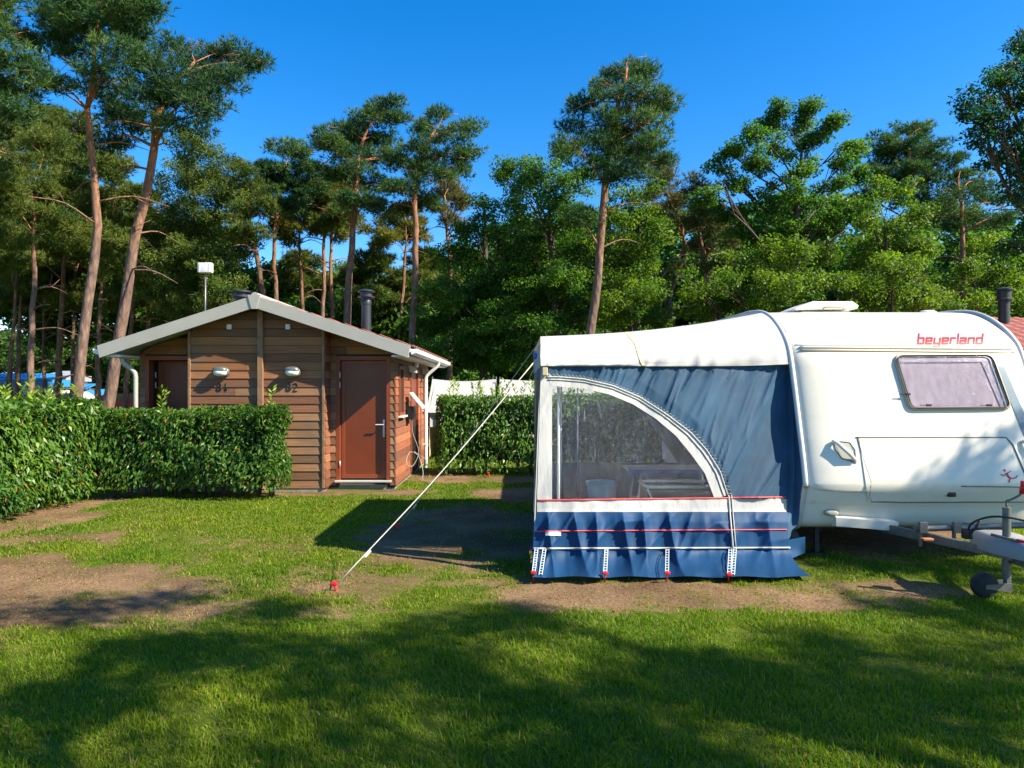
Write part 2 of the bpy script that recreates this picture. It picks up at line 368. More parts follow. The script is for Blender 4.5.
# ------------------------------------------------------------------ foliage generators
def rand_dirs(n, up=0.0):
    d = RNG.normal(size=(n, 3)); d[:, 2] += up; return d/np.linalg.norm(d, axis=1)[:, None]
def leaf_quads(C, N, size, aspect=.5, fold=.25):
    """rhombic leaves at C with normals N; returns V (4n,3)"""
    n = len(C); r = rand_dirs(n); t = np.cross(N, r); t /= np.linalg.norm(t, axis=1)[:, None]+1e-9; b = np.cross(N, t)
    s = size[:, None]
    return np.stack([C-t*s*.5, C+b*s*aspect*.5+N*s*fold*.4, C+t*s*.5, C-b*s*aspect*.5+N*s*fold*.4], 1).reshape(-1, 3)
def clump_points(c, r, n, shell=.45):
    d = rand_dirs(n); rad = RNG.random(n)**shell
    return c+d*rad[:, None]*r, d
def broad_crown(clumps, leaf=.13, dens=1.0, colA=(.035, .085, .012), colB=(.10, .17, .02), subr=.45):
    Vs, Cs = [], []
    for c, r in clumps:
        c = np.array(c); r = np.array(r)
        vol = 4/3*np.pi*r[0]*r[1]*r[2]; ns = int(np.clip(vol/(subr**3)*.75, 6, 110))
        sc, sd = clump_points(c, r*.93, ns, .4)
        for k in range(ns):
            rr = subr*RNG.uniform(.55, 1.15); n = int(dens*rr*rr*1000*(.13/leaf)**1.6*.6)
            p, d = clump_points(sc[k], np.array([rr, rr, rr*.62]), n, .5)
            N = d*.5+rand_dirs(n, .7); N /= np.linalg.norm(N, axis=1)[:, None]
            Vs.append(leaf_quads(p, N, leaf*RNG.uniform(.6, 1.3, n), .62))
            f = RNG.random(); cc = np.array(colA)*(1-f)+np.array(colB)*f
            Cs.append(np.repeat(cc*RNG.uniform(.7, 1.25, (n, 1)), 4, 0))
    return np.concatenate(Vs), np.concatenate(Cs)
def pine_crown(clumps, nl=.17, dens=1.0, colA=(.018, .055, .028), colB=(.055, .105, .032), subr=.38, w=.026):
    Vs, Cs = [], []
    for c, r in clumps:
        c = np.array(c); r = np.array(r)
        vol = 4/3*np.pi*r[0]*r[1]*r[2]; ns = int(np.clip(vol/(subr**3)*.70, 6, 90))
        sc, sd = clump_points(c, r*.95, ns, .45)
        for k in range(ns):
            rr = subr*RNG.uniform(.6, 1.2); n = int(dens*rr*rr*300)+6
            p, d = clump_points(sc[k], np.array([rr, rr, rr*.42]), n, .5)
            base = np.repeat(p, 7, 0); m = len(base)
            dir_ = np.repeat(d*.8+np.array([0, 0, .55]), 7, 0)+RNG.normal(0, .55, (m, 3)); dir_ /= np.linalg.norm(dir_, axis=1)[:, None]
            t = np.cross(dir_, rand_dirs(m)); t /= np.linalg.norm(t, axis=1)[:, None]
            ln = (nl*RNG.uniform(.6, 1.25, m))[:, None]
            Vs.append(np.stack([base-t*w*.5, base+t*w*.5, base+dir_*ln], 1).reshape(-1, 3))
            f = RNG.random(); cc = np.array(colA)*(1-f)+np.array(colB)*f
            Cs.append(np.repeat(cc*RNG.uniform(.75, 1.25, (m, 1)), 3, 0))
    return np.concatenate(Vs), np.concatenate(Cs)
def smooth_path(pts, n=14):
    pts = [Vector(p) for p in pts]; out = []
    q = [pts[0]*2-pts[1]]+pts+[pts[-1]*2-pts[-2]]
    for i in range(1, len(q)-2):
        k = max(2, n//(len(pts)-1))
        for j in range(k):
            t = j/k; a, b, c, d = q[i-1], q[i], q[i+1], q[i+2]
            out.append(.5*((2*b)+(c-a)*t+(2*a-5*b+4*c-d)*t*t+(3*b-a-3*c+d)*t**3))
    out.append(pts[-1]); return out
def build_tree(name, kind, D, trunk_px, crown_px, label, cat='tree', group=None, r0=.2, colA=None, colB=None, leaf=.13, dens=1.0,
               bark='pine_bark', dead=0, depth=1.0, subr=None, world=None):
    rs = random.Random(hash(label) % 9999 if False else sum(map(ord, label)))
    if world: path, clumps = world
    else:
        path = [P(u, v, D) for u, v in trunk_px]
        path[0].z = -.1 if path[0].z < 1.5 else path[0].z
        if path[0].z > .2: path.insert(0, Vector((path[0].x-.1, path[0].y, -.1)))
        clumps = []
        for (u, v, ru, rv) in crown_px:
            gk = (1.18, 1.45) if kind == 'pine' else (1.25, 1.38)
            a, b = ru/F*D*gk[0], rv/F*D*gk[1]
            dd = rs.uniform(-.8, .8)*depth*(a+1.0)
            c = P(u, v, D); c.y += dd
            k = (D+dd)/D; c.x *= k; c.z = CH+(c.z-CH)*k
            clumps.append((tuple(c), (a*k, a*.85*k, b*k)))
    root = thing(name, (path[0].x, path[0].y, 0), label, cat, {'pine_tree': 'tall pines around the campsite', 'oak_tree': 'oaks around the campsite'}.get(name))
    sp = smooth_path(path, 18); m = len(sp)
    mb = MB(); rr = [r0*(1.25-.25*min(1, i/2) if i < 2 else 1-.82*(i/m)**1.2) for i in range(m)]
    sp = [p+Vector((rs.uniform(-1, 1)*.03, rs.uniform(-1, 1)*.03, 0)) for p in sp]
    rr = [q*.78 for q in rr]; mb.tube(sp, rr, 10)
    for c, r in clumps:
        c = Vector(c); best = None
        for i, p in enumerate(sp):
            if i < m*.25: continue
            h = (Vector((p.x, p.y, 0))-Vector((c.x, c.y, 0))).length
            cost = abs((c.z-(.35 if kind == 'pine' else 1.0)*h-r[2]*.2)-p.z)+h*.25
            if best is None or cost < best[0]: best = (cost, i)
        i = best[1]; p = sp[i]; L = (c-p).length
        if L < .25: continue
        mid = p.lerp(c, .5)+Vector((rs.uniform(-.1, .1)*L, rs.uniform(-.1, .1)*L, (.10 if kind == 'pine' else .06)*L))
        rb = min(rr[i]*.5, .017*L+.02)
        bp = smooth_path([p, mid, c], 8); mb.tube(bp, [rb*(1-.75*j/(len(bp)-1)) for j in range(len(bp))], 5)
        for q in range(5 if kind == 'pine' else 7):
            s0 = bp[len(bp)//2+(q % max(1, len(bp)//2))]
            e = c+Vector((rs.uniform(-1, 1)*r[0], rs.uniform(-1, 1)*r[1], rs.uniform(-.6, .8)*r[2]))
            mb.tube([s0, s0.lerp(e, .55)+Vector((0, 0, .05*L)), e], [rb*.35, rb*.25, .008], 4)
    for q in range(dead):
        i = rs.randint(int(m*.35), int(m*.8)); p = sp[i]; an = rs.uniform(0, 6.28); L = rs.uniform(.6, 1.9)
        e = p+Vector((math.cos(an)*L, math.sin(an)*L, rs.uniform(-.35, .3)*L))
        mid = p.lerp(e, .5)+Vector((0, 0, .12*L)); mb.tube(smooth_path([p, mid, e], 6), [.028, .026, .02, .018, .014, .012, .006][:len(smooth_path([p, mid, e], 6))], 4)
        e2 = mid+Vector((rs.uniform(-.4, .4), rs.uniform(-.4, .4), rs.uniform(-.1, .3))); mb.tube([mid, e2], [.014, .005], 4)
    mb.build('trunk', M[bark], root, smooth=True)
    kw = {}
    if colA: kw['colA'] = colA
    if colB: kw['colB'] = colB
    if subr: kw['subr'] = subr
    if kind == 'pine':
        V, C = pine_crown(clumps, dens=dens, nl=.17*max(1, D/24), w=.022*max(1, D/22), **kw); k = 3
        rawmesh('crown', V, np.arange(len(V)), M['needle'], root, False, C, 3)
    else:
        V, C = broad_crown(clumps, leaf=leaf*.72*max(1, D/24), dens=dens, **kw)
        rawmesh('crown', V, np.arange(len(V)), M['leaf'], root, False, C, 4)
    return root

PB = dict(colA=(.022, .075, .026), colB=(.095, .165, .038))       # blue green pine
PY = dict(colA=(.065, .09, .015), colB=(.20, .19, .03))        # yellowish pine
PG = dict(colA=(.040, .085, .014), colB=(.14, .17, .028))
OD = dict(colA=(.030, .095, .010), colB=(.085, .18, .016))
OM = dict(colA=(.035, .10, .012), colB=(.105, .19, .022))
OY = dict(colA=(.055, .12, .012), colB=(.145, .205, .020))

build_tree('pine_tree', 'pine', 17, [(76, 456), (77, 390), (88, 300), (98, 225), (94, 180), (88, 110), (95, 45), (104, -30)],
    [(100, 10, 50, 18), (75, 30, 30, 12), (128, 22, 32, 10), (68, 55, 24, 10), (120, 50, 22, 8), (55, 82, 18, 8), (112, 90, 26, 9), (98, 66, 26, 9), (90, -20, 50, 18), (60, 8, 24, 10)],
    'tall curved pine, leftmost of the two big bare trunks beside the cabin', r0=.175, dead=9, **PB)
build_tree('pine_tree', 'pine', 18, [(100, 452), (112, 385), (130, 270), (150, 170), (159, 112), (172, 84), (195, 62)],
    [(178, 48, 22, 8), (225, 54, 30, 8), (252, 62, 16, 6), (200, 66, 28, 9), (168, 74, 30, 9), (222, 80, 24, 8), (186, 92, 34, 9), (148, 98, 26, 9), (125, 122, 28, 11), (160, 120, 26, 9), (196, 116, 24, 10), (150, 60, 16, 8), (110, 142, 18, 9), (205, 100, 18, 8)],
    'pine leaning right with orange upper trunk and wide flat crown, left of the cabin', r0=.205, dead=10, colA=(.018, .060, .028), colB=(.055, .115, .035))
build_tree('pine_tree', 'pine', 16, [(-40, 460), (-35, 300), (-28, 150), (-20, 60), (-10, -10)],
    [(8, 12, 26, 11), (26, 38, 24, 11), (6, 58, 28, 12), (34, 70, 18, 9), (-12, 85, 32, 14), (22, 92, 22, 9), (-20, 30, 30, 14), (-30, 0, 30, 15), (8, 112, 18, 8)],
    'pine crown cut off by the left edge at the very top of the photo', r0=.2, dead=4, **PB)
build_tree('pine_tree', 'pine', 22, [(30, 440), (30, 400), (32, 330), (34, 250), (32, 190)],
    [(38, 190, 34, 12), (18, 160, 28, 12), (60, 222, 26, 10), (8, 205, 24, 12), (44, 142, 24, 11), (20, 240, 26, 10), (56, 175, 20, 9), (-10, 235, 25, 12), (-8, 180, 28, 12)],
    'straight pale trunked pine at far left under low dense needles', r0=.17, dead=8, **PG)
build_tree('pine_tree', 'pine', 27, [(55, 430), (57, 390), (60, 330), (64, 265), (66, 210)],
    [(66, 240, 36, 12), (84, 200, 30, 12), (50, 210, 26, 11), (88, 160, 28, 12), (36, 262, 28, 9), (90, 245, 22, 9), (64, 128, 26, 13), (38, 118, 22, 11)],
    'dark trunked pine between the pale far left trunk and the tall curved trunk', r0=.2, dead=8, bark='dark_bark', **PG)
for (ub, ut, vt, D, r, cl, lab) in (
    (6, 20, 250, 27, .17, [(8, 260, 28, 10), (-12, 225, 28, 12), (24, 285, 22, 8), (10, 130, 26, 16)], 'thin dark pine trunk at the extreme left edge above the hedge'),
    (16, 22, 265, 29, .19, [(20, 220, 30, 12), (40, 250, 26, 10), (0, 300, 26, 8)], 'dark reddish pine trunk just left of the pale straight trunk'),
    (42, 44, 290, 31, .14, [(44, 280, 26, 9), (60, 300, 22, 7), (30, 130, 22, 14)], 'thin shaded pine trunk right of the pale straight trunk'),
    (70, 76, 265, 30, .16, [(76, 262, 26, 9), (100, 285, 26, 9), (96, 220, 24, 11), (58, 150, 24, 12)], 'thin dark pine half hidden by the foot of the tall curved trunk'),
    (96, 102, 270, 25, .17, [(104, 240, 28, 12), (120, 270, 22, 9), (98, 205, 22, 11), (112, 165, 24, 12)], 'brown pine trunk between the tall curved trunk and the leaning orange one'),
    (124, 136, 265, 27, .17, [(130, 235, 28, 13), (146, 265, 24, 10), (128, 195, 26, 12), (120, 300, 20, 8)], 'dark pine trunk just right of the foot of the leaning orange trunk'),
    (146, 150, 255, 29, .18, [(150, 225, 26, 12), (168, 262, 24, 11), (150, 285, 20, 9)], 'shaded pine trunk behind the left gutter of the cabin'),
    (168, 172, 250, 30, .15, [(176, 240, 26, 12), (188, 280, 26, 12), (160, 300, 22, 9)], 'slim shaded pine trunk behind the left half of the cabin roof')):
    build_tree('pine_tree', 'pine', D, [(ub, 430), (ub+2, 390), (lerp(ub, ut, .5), 330), (ut, vt)], cl, lab, r0=r, dead=7, bark='dark_bark', depth=1.3,
               **(PG if D % 2 else PY))
build_tree('birch_tree', 'broad', 25, [(200, 440), (198, 330), (194, 240), (196, 160)],
    [(196, 142, 26, 13), (214, 170, 26, 16), (186, 182, 24, 16), (222, 205, 26, 16), (196, 222, 28, 16), (170, 210, 20, 16), (230, 245, 22, 16), (204, 262, 28, 18), (176, 258, 22, 18), (218, 290, 24, 16), (188, 298, 26, 16), (160, 290, 18, 14)],
    'yellow green feathery broadleaf tree rising behind the left slope of the cabin roof', r0=.16, leaf=.10, bark='oak_bark', colA=(.045, .085, .015), colB=(.13, .165, .035))
build_tree('pine_tree', 'pine', 24, [(262, 430), (266, 330), (261, 285), (250, 225), (244, 195)],
    [(236, 168, 16, 8), (247, 190, 22, 10), (262, 205, 22, 8), (240, 214, 20, 8), (226, 190, 14, 9), (254, 228, 20, 7), (232, 235, 18, 8)],
    'dark pine trunk bending left just above the ridge of the cabin roof', r0=.18, dead=6, bark='dark_bark', **PG)
build_tree('pine_tree', 'pine', 28, [(279, 430), (277, 320), (274, 250), (280, 190), (287, 160)],
    [(287, 148, 17, 6), (266, 170, 20, 7), (300, 166, 20, 7), (280, 182, 24, 7), (262, 192, 16, 6), (306, 190, 20, 7), (285, 205, 22, 7), (310, 150, 14, 5)],
    'slim orange trunked pine right of the bent dark trunk above the cabin ridge', r0=.15, dead=5, **PB)
build_tree('pine_tree', 'pine', 30, [(303, 430), (302, 320), (300, 260), (298, 215)],
    [(296, 212, 22, 8), (312, 200, 18, 7), (280, 226, 18, 7), (308, 226, 18, 6), (288, 240, 14, 6)],
    'thin pine with a sparse low crown directly behind the cabin ridge', r0=.15, dead=10, bark='dark_bark', **PY)
build_tree('pine_tree', 'pine', 29, [(322, 430), (323, 320), (324, 240), (326, 190)],
    [(326, 186, 22, 8), (312, 205, 18, 7), (338, 214, 20, 7), (324, 226, 18, 6), (334, 178, 18, 6)],
    'left one of a close pair of thin orange pine trunks left of the flue pipe', r0=.15, dead=8, **PG)
build_tree('pine_tree', 'pine', 30, [(333, 430), (332, 320), (331, 240), (334, 200)],
    [(340, 196, 20, 8), (330, 210, 16, 6), (352, 222, 18, 7), (336, 232, 16, 5)],
    'right one of a close pair of thin orange pine trunks left of the flue pipe', r0=.15, dead=7, **PY)
build_tree('pine_tree', 'pine', 24, [(344, 430), (347, 320), (351, 250), (356, 190), (360, 150), (372, 120)],
    [(392, 102, 17, 5), (372, 108, 14, 5), (385, 116, 22, 6), (360, 122, 20, 6), (338, 130, 17, 5), (320, 138, 18, 6), (352, 140, 26, 6), (378, 138, 22, 6), (334, 150, 22, 7), (368, 158, 24, 7), (345, 170, 26, 8), (392, 158, 16, 6), (370, 184, 20, 7), (350, 200, 24, 8), (378, 206, 18, 6)],
    'tallest pine above the cabin roof, thick orange trunk just left of the flue pipe', r0=.19, dead=7, **PB)
build_tree('pine_tree', 'pine', 23, [(411, 430), (413, 330), (416, 250), (415, 190), (420, 155), (436, 130)],
    [(442, 114, 17, 5), (458, 126, 16, 5), (428, 126, 16, 5), (440, 138, 24, 6), (414, 146, 20, 6), (466, 152, 16, 5), (444, 158, 22, 6), (404, 164, 20, 7), (428, 174, 24, 7), (458, 172, 12, 5), (400, 186, 20, 8), (418, 200, 20, 7), (392, 208, 16, 8)],
    'pine with pale straight trunk right of the flue pipe, crown stretching right', r0=.17, dead=8, **PB)
build_tree('pine_tree', 'pine', 27, [(449, 430), (450, 330), (450, 260), (446, 220), (444, 195)],
    [(446, 190, 18, 7), (458, 202, 14, 8), (438, 208, 14, 7), (452, 222, 12, 6)],
    'small brownish crowned pine with bent orange trunk, rightmost of the pines above the cabin', r0=.16, dead=9, colA=(.08, .09, .03), colB=(.17, .15, .05))
build_tree('pine_tree', 'pine', 31, [(397, 430), (400, 330), (405, 260), (406, 225)],
    [(400, 226, 20, 9), (385, 240, 16, 7), (414, 236, 16, 8), (404, 212, 16, 7)],
    'thin slanting pine trunk behind the one right of the flue pipe', r0=.14, dead=8, bark='dark_bark', **PY)
for (cx, w, D, lab) in ((300, 34, 34, 'low bushy pine filling the gap behind the cabin ridge'), (372, 36, 33, 'low bushy pine behind the flue pipe'), (425, 36, 34, 'low bushy pine behind the right slope of the cabin roof')):
    build_tree('pine_tree', 'pine', D, [(cx, 420), (cx, 330), (cx+2, 270)],
        [(cx, 262, w*.5, 9), (cx-w*.5, 278, w*.5, 9), (cx+w*.5, 284, w*.5, 9), (cx-4, 300, w*.7, 10), (cx+w*.6, 312, w*.5, 9), (cx-w*.6, 318, w*.5, 9), (cx, 332, w*.7, 9), (cx+w*.5, 344, w*.5, 9)],
        lab, r0=.16, dead=4, bark='dark_bark', **PG)
build_tree('oak_tree', 'broad', 24, [(482, 430), (484, 340), (486, 260), (484, 210)],
    [(486, 208, 16, 12), (470, 232, 18, 15), (500, 230, 18, 14), (516, 252, 16, 15), (484, 256, 26, 18), (456, 258, 16, 16), (462, 288, 24, 20), (496, 290, 26, 20), (520, 296, 20, 20), (440, 300, 18, 20), (456, 326, 24, 20), (490, 326, 26, 20), (522, 332, 22, 20), (426, 326, 18, 18), (440, 348, 22, 16), (480, 354, 28, 16), (520, 362, 24, 14)],
    'dark green oak left of the awning, behind the white tents', r0=.22, bark='oak_bark', **OD)
build_tree('oak_tree', 'broad', 23, [(560, 430), (556, 330), (552, 250), (548, 190)],
    [(500, 174, 9, 9), (516, 168, 12, 10), (540, 162, 16, 11), (562, 150, 14, 12), (524, 190, 20, 12), (552, 186, 22, 14), (580, 180, 18, 14), (530, 214, 22, 14), (562, 216, 26, 16), (520, 240, 18, 14), (548, 246, 26, 16), (584, 246, 22, 16), (530, 272, 24, 16), (566, 278, 28, 18), (544, 304, 28, 16), (580, 310, 28, 16), (536, 330, 24, 16)],
    'broad oak just left of the tall straight pine, above the awning roof', r0=.24, bark='oak_bark', **OM)
build_tree('pine_tree', 'pine', 19.5, [(586, 447), (590, 350), (597, 280), (605, 185), (613, 130), (622, 90), (628, 68)],
    [(632, 64, 15, 6), (612, 74, 15, 6), (640, 78, 18, 7), (598, 86, 14, 6), (622, 90, 22, 7), (650, 94, 16, 7), (592, 104, 18, 8), (664, 106, 10, 6), (634, 108, 24, 8), (606, 120, 24, 8), (650, 122, 18, 8), (578, 128, 18, 8), (624, 136, 26, 8), (566, 144, 16, 7), (600, 146, 24, 8), (652, 142, 14, 8), (630, 154, 24, 9), (596, 166, 24, 8), (660, 160, 10, 7), (618, 172, 20, 7), (580, 218, 14, 9), (644, 172, 16, 8)],
    'tallest straight pine in the middle, its pale trunk rising behind the awning roof', r0=.19, dead=6, **PB)
build_tree('oak_tree', 'broad', 22, [(632, 430), (634, 330), (638, 260), (640, 210)],
    [(628, 208, 18, 13), (646, 200, 16, 12), (610, 228, 18, 14), (636, 234, 24, 15), (656, 228, 14, 14), (606, 256, 22, 15), (636, 262, 26, 16), (622, 286, 28, 16), (650, 290, 20, 16), (612, 310, 26, 15), (642, 316, 26, 14), (600, 280, 18, 16)],
    'light green leafy oak right of the tall straight pine trunk', r0=.17, bark='oak_bark', **OY)
build_tree('pine_tree', 'pine', 24, [(668, 430), (669, 330), (671, 290), (684, 255), (681, 225), (672, 205)],
    [(664, 186, 20, 8), (648, 198, 16, 7), (678, 200, 18, 8), (660, 212, 16, 7), (690, 184, 14, 7), (664, 170, 16, 7)],
    'crooked pine forking low, left one of two brownish pines behind the awning', r0=.18, dead=9, colA=(.06, .08, .025), colB=(.15, .14, .045))
build_tree('pine_tree', 'pine', 23.5, [(706, 430), (707, 330), (707, 280), (701, 240), (692, 212)],
    [(700, 206, 20, 8), (684, 222, 14, 7), (716, 222, 18, 9), (728, 240, 14, 9), (704, 248, 18, 7), (722, 262, 14, 8), (692, 268, 16, 7)],
    'bent orange trunk, right one of two brownish pines behind the awning', r0=.18, dead=7, colA=(.055, .085, .025), colB=(.14, .15, .045))
build_tree('oak_tree', 'broad', 21, [(806, 430), (800, 330), (798, 270), (796, 200), (802, 150)],
    [(777, 108, 7, 7), (809, 112, 8, 9), (830, 126, 8, 8), (772, 122, 10, 7), (800, 128, 10, 9), (752, 136, 9, 8), (816, 142, 11, 9), (852, 148, 7, 7), (780, 146, 13, 9), (732, 152, 9, 9), (756, 160, 13, 9), (842, 164, 11, 8), (808, 164, 14, 10), (858, 174, 7, 6), (720, 170, 11, 10), (738, 184, 15, 11), (776, 178, 16, 10), (830, 184, 13, 9), (706, 190, 10, 10), (764, 204, 18, 11), (802, 196, 16, 10), (728, 208, 16, 12), (834, 208, 13, 10), (812, 224, 20, 12), (778, 232, 20, 12), (744, 236, 18, 13), (838, 236, 14, 12)],
    'tall open crowned oak against the sky, behind the left corner of the caravan', r0=.20, bark='oak_bark', subr=.40, dens=1.5, **OM)
build_tree('oak_tree', 'broad', 20, [(770, 440), (768, 340), (766, 280)],
    [(764, 258, 22, 14), (790, 256, 22, 14), (742, 266, 20, 14), (814, 262, 20, 14), (748, 290, 24, 14), (784, 288, 28, 14), (822, 288, 22, 14), (722, 286, 20, 14), (716, 306, 22, 13), (760, 314, 28, 12), (800, 312, 28, 12), (700, 300, 16, 14), (690, 282, 16, 14), (838, 310, 20, 12)],
    'yellow green young oak low behind the roof hatch of the caravan', r0=.14, bark='oak_bark', **OY)
build_tree('pine_tree', 'pine', 25, [(920, 430), (918, 330), (917, 260), (912, 190), (908, 140)],
    [(902, 130, 14, 7), (924, 128, 12, 6), (884, 142, 16, 8), (910, 144, 20, 8), (934, 150, 14, 7), (892, 158, 20, 8), (920, 162, 20, 8), (878, 176, 16, 8), (904, 176, 22, 8), (932, 178, 16, 7), (950, 160, 12, 6), (866, 200, 12, 8), (892, 196, 20, 8), (924, 196, 18, 8), (940, 216, 14, 7)],
    'dense blue green pine with rounded top in the middle of the caravan skyline', r0=.18, dead=4, **PB)
build_tree('oak_tree', 'broad', 21, [(892, 430), (892, 330), (888, 270), (884, 220)],
    [(880, 186, 13, 9), (898, 192, 14, 10), (868, 214, 14, 11), (890, 214, 20, 12), (912, 218, 14, 11), (876, 240, 20, 12), (904, 242, 20, 13), (926, 250, 14, 12), (866, 268, 20, 13), (896, 272, 26, 14), (924, 280, 18, 13), (874, 296, 24, 13), (908, 302, 28, 12), (940, 300, 18, 12), (850, 286, 16, 13)],
    'bright leafy oak standing in front of the rounded blue green pine', r0=.14, bark='oak_bark', **OY)
build_tree('pine_tree', 'pine', 23, [(966, 430), (965, 330), (963, 260), (962, 210), (958, 180)],
    [(966, 172, 14, 6), (950, 184, 14, 6), (982, 184, 16, 6), (966, 194, 18, 6), (996, 202, 15, 6), (944, 206, 14, 6), (972, 212, 20, 6), (990, 222, 18, 6), (956, 224, 16, 6), (1010, 216, 12, 5)],
    'slim pine with straight orange trunk behind the word on the caravan front', r0=.16, dead=6, **PB)
build_tree('oak_tree', 'broad', 15, [(1075, 470), (1070, 330), (1060, 200), (1050, 100)],
    [(1022, 40, 14, 12), (1010, 62, 14, 10), (1004, 84, 16, 10), (982, 96, 14, 9), (966, 116, 9, 8), (990, 116, 16, 9), (1022, 104, 22, 14), (980, 138, 14, 10), (1006, 140, 20, 12), (1034, 140, 22, 16), (996, 162, 18, 10), (1024, 172, 22, 14), (1016, 198, 14, 12), (1034, 224, 18, 16), (1014, 246, 14, 12), (1050, 90, 28, 20), (1056, 50, 30, 20), (1060, 190, 30, 20), (1060, 250, 26, 20)],
    'dark leafed oak hanging into the picture at the top of the right edge', r0=.2, bark='oak_bark', leaf=.11, subr=.3, colA=(.010, .05, .022), colB=(.03, .085, .03))
build_tree('oak_tree', 'broad', 24, [(984, 430), (984, 330), (986, 270)],
    [(980, 252, 18, 12), (1000, 262, 16, 12), (966, 268, 16, 12), (990, 282, 24, 13), (962, 292, 18, 12), (1012, 286, 18, 14), (984, 302, 26, 12), (1020, 306, 18, 12), (944, 280, 14, 12)],
    'sunlit yellow green shrubby oak left of the black chimney pipe', r0=.14, bark='oak_bark', **OY)
build_tree('oak_tree', 'broad', 26, [(1034, 430), (1032, 330), (1030, 260)],
    [(1022, 240, 18, 16), (1040, 262, 22, 18), (1016, 270, 14, 14), (1034, 296, 22, 16)],
    'dark oak behind the black chimney pipe at the right edge', r0=.16, bark='oak_bark', **OD)

# far woodland mass (nobody could count its trees)
def woodland():
    cl = []
    tu = [-260, 0, 120, 230, 250, 330, 450, 500, 560, 640, 700, 760, 850, 900, 960, 1300]; tv = [150, 150, 170, 200, 258, 266, 250, 218, 206, 204, 208, 206, 204, 206, 214, 215]
    for i in range(230):
        D = RNG.uniform(31, 50); u = RNG.uniform(-260, 1290)
        top = interp(u, tu, tv)+16*math.sin(u/19.0)+RNG.uniform(-6, 34)+(i % 3)*18
        c = P(u, top, D); h = c.z; x = c.x; lo = 0 if u > 235 else .45
        if u < 235 and i % 3 == 0: continue
        for k in range(7):
            f = 1-k/7.0
            if f < lo: continue
            r = RNG.uniform(1.2, 2.2)*(1.15-.45*f)
            cl.append(((x+RNG.uniform(-1.6, 1.6), D+RNG.uniform(-1.5, 1.5), max(.8, h*f-.9)), (r, r, r*.9)))
    for i in range(170):
        D = RNG.uniform(70, 95); u = RNG.uniform(-250, 1250); r = RNG.uniform(2, 3.5)
        cl.append((tuple(P(u, RNG.uniform(326 if i % 2 else 345, 385), D)), (r, r, r)))
    V, C = broad_crown(cl, leaf=.27, dens=.95, colA=(.035, .10, .014), colB=(.085, .155, .028), subr=.95)
    o = rawmesh('woodland', V, np.arange(len(V)), M['leaf'], None, False, C, 4)
    tag(o, 'dense green wood far behind the campsite reading as one mass', 'woodland', None, 'stuff')
woodland()

# shade trees to the right of and behind the camera
def shade_tree(base, spots, label, h=7.2):
    cl = []
    for (u, v, r) in spots:
        g0 = G(u, v); hh = h+RNG.uniform(-.7, .9); c = g0+SUN*(hh/SUN.z)
        cl.append((tuple(c), (r, r, r*.6)))
    top = Vector((sum(c[0][0] for c in cl)/len(cl), sum(c[0][1] for c in cl)/len(cl), h+.5))
    build_tree('oak_tree', 'broad', 10, None, None, label, r0=.16, bark='oak_bark', world=([Vector((base[0], base[1], -.1)), Vector((base[0]+.1, base[1], 3)), top.lerp(Vector((base[0], base[1], h)), .5), top], cl),
               leaf=.12, dens=.50, subr=.42, **OM)
shade_tree((8.5, -3.2), [(60, 740, .7), (110, 690, .42), (20, 700, .42), (240, 650, .4), (190, 650, .35), (330, 650, .45), (400, 640, .35), (270, 610, .28), (120, 655, .35), (330, 760, .4), (320, 690, .3), (60, 612, .42), (-40, 618, .5), (-110, 660, .8), (165, 597, .24)],
    'oak standing right of the camera outside the photo, shading the left foreground lawn')
shade_tree((10.5, -2.0), [(470, 690, .36), (540, 700, .42), (480, 620, .3), (560, 755, .4), (650, 685, .36), (710, 668, .3), (720, 700, .5), (500, 760, .4), (770, 672, .3), (800, 700, .45), (700, 760, .5), (440, 660, .3), (520, 612, .2)],
    'oak standing right of the camera outside the photo, shading the middle foreground lawn')
shade_tree((14.5, -1.0), [(860, 668, .3), (860, 715, .4), (970, 655, .36), (1010, 700, .5), (940, 610, .35), (1000, 620, .45), (1040, 590, .55), (860, 690, .35), (1080, 640, .7), (1090, 560, .6), (820, 640, .25), (842, 563, .2), (882, 563, .2), (922, 563, .22), (962, 563, .25), (858, 553.5, .27)],
    'oak standing right of the camera outside the photo, shading the lawn by the jockey wheel')

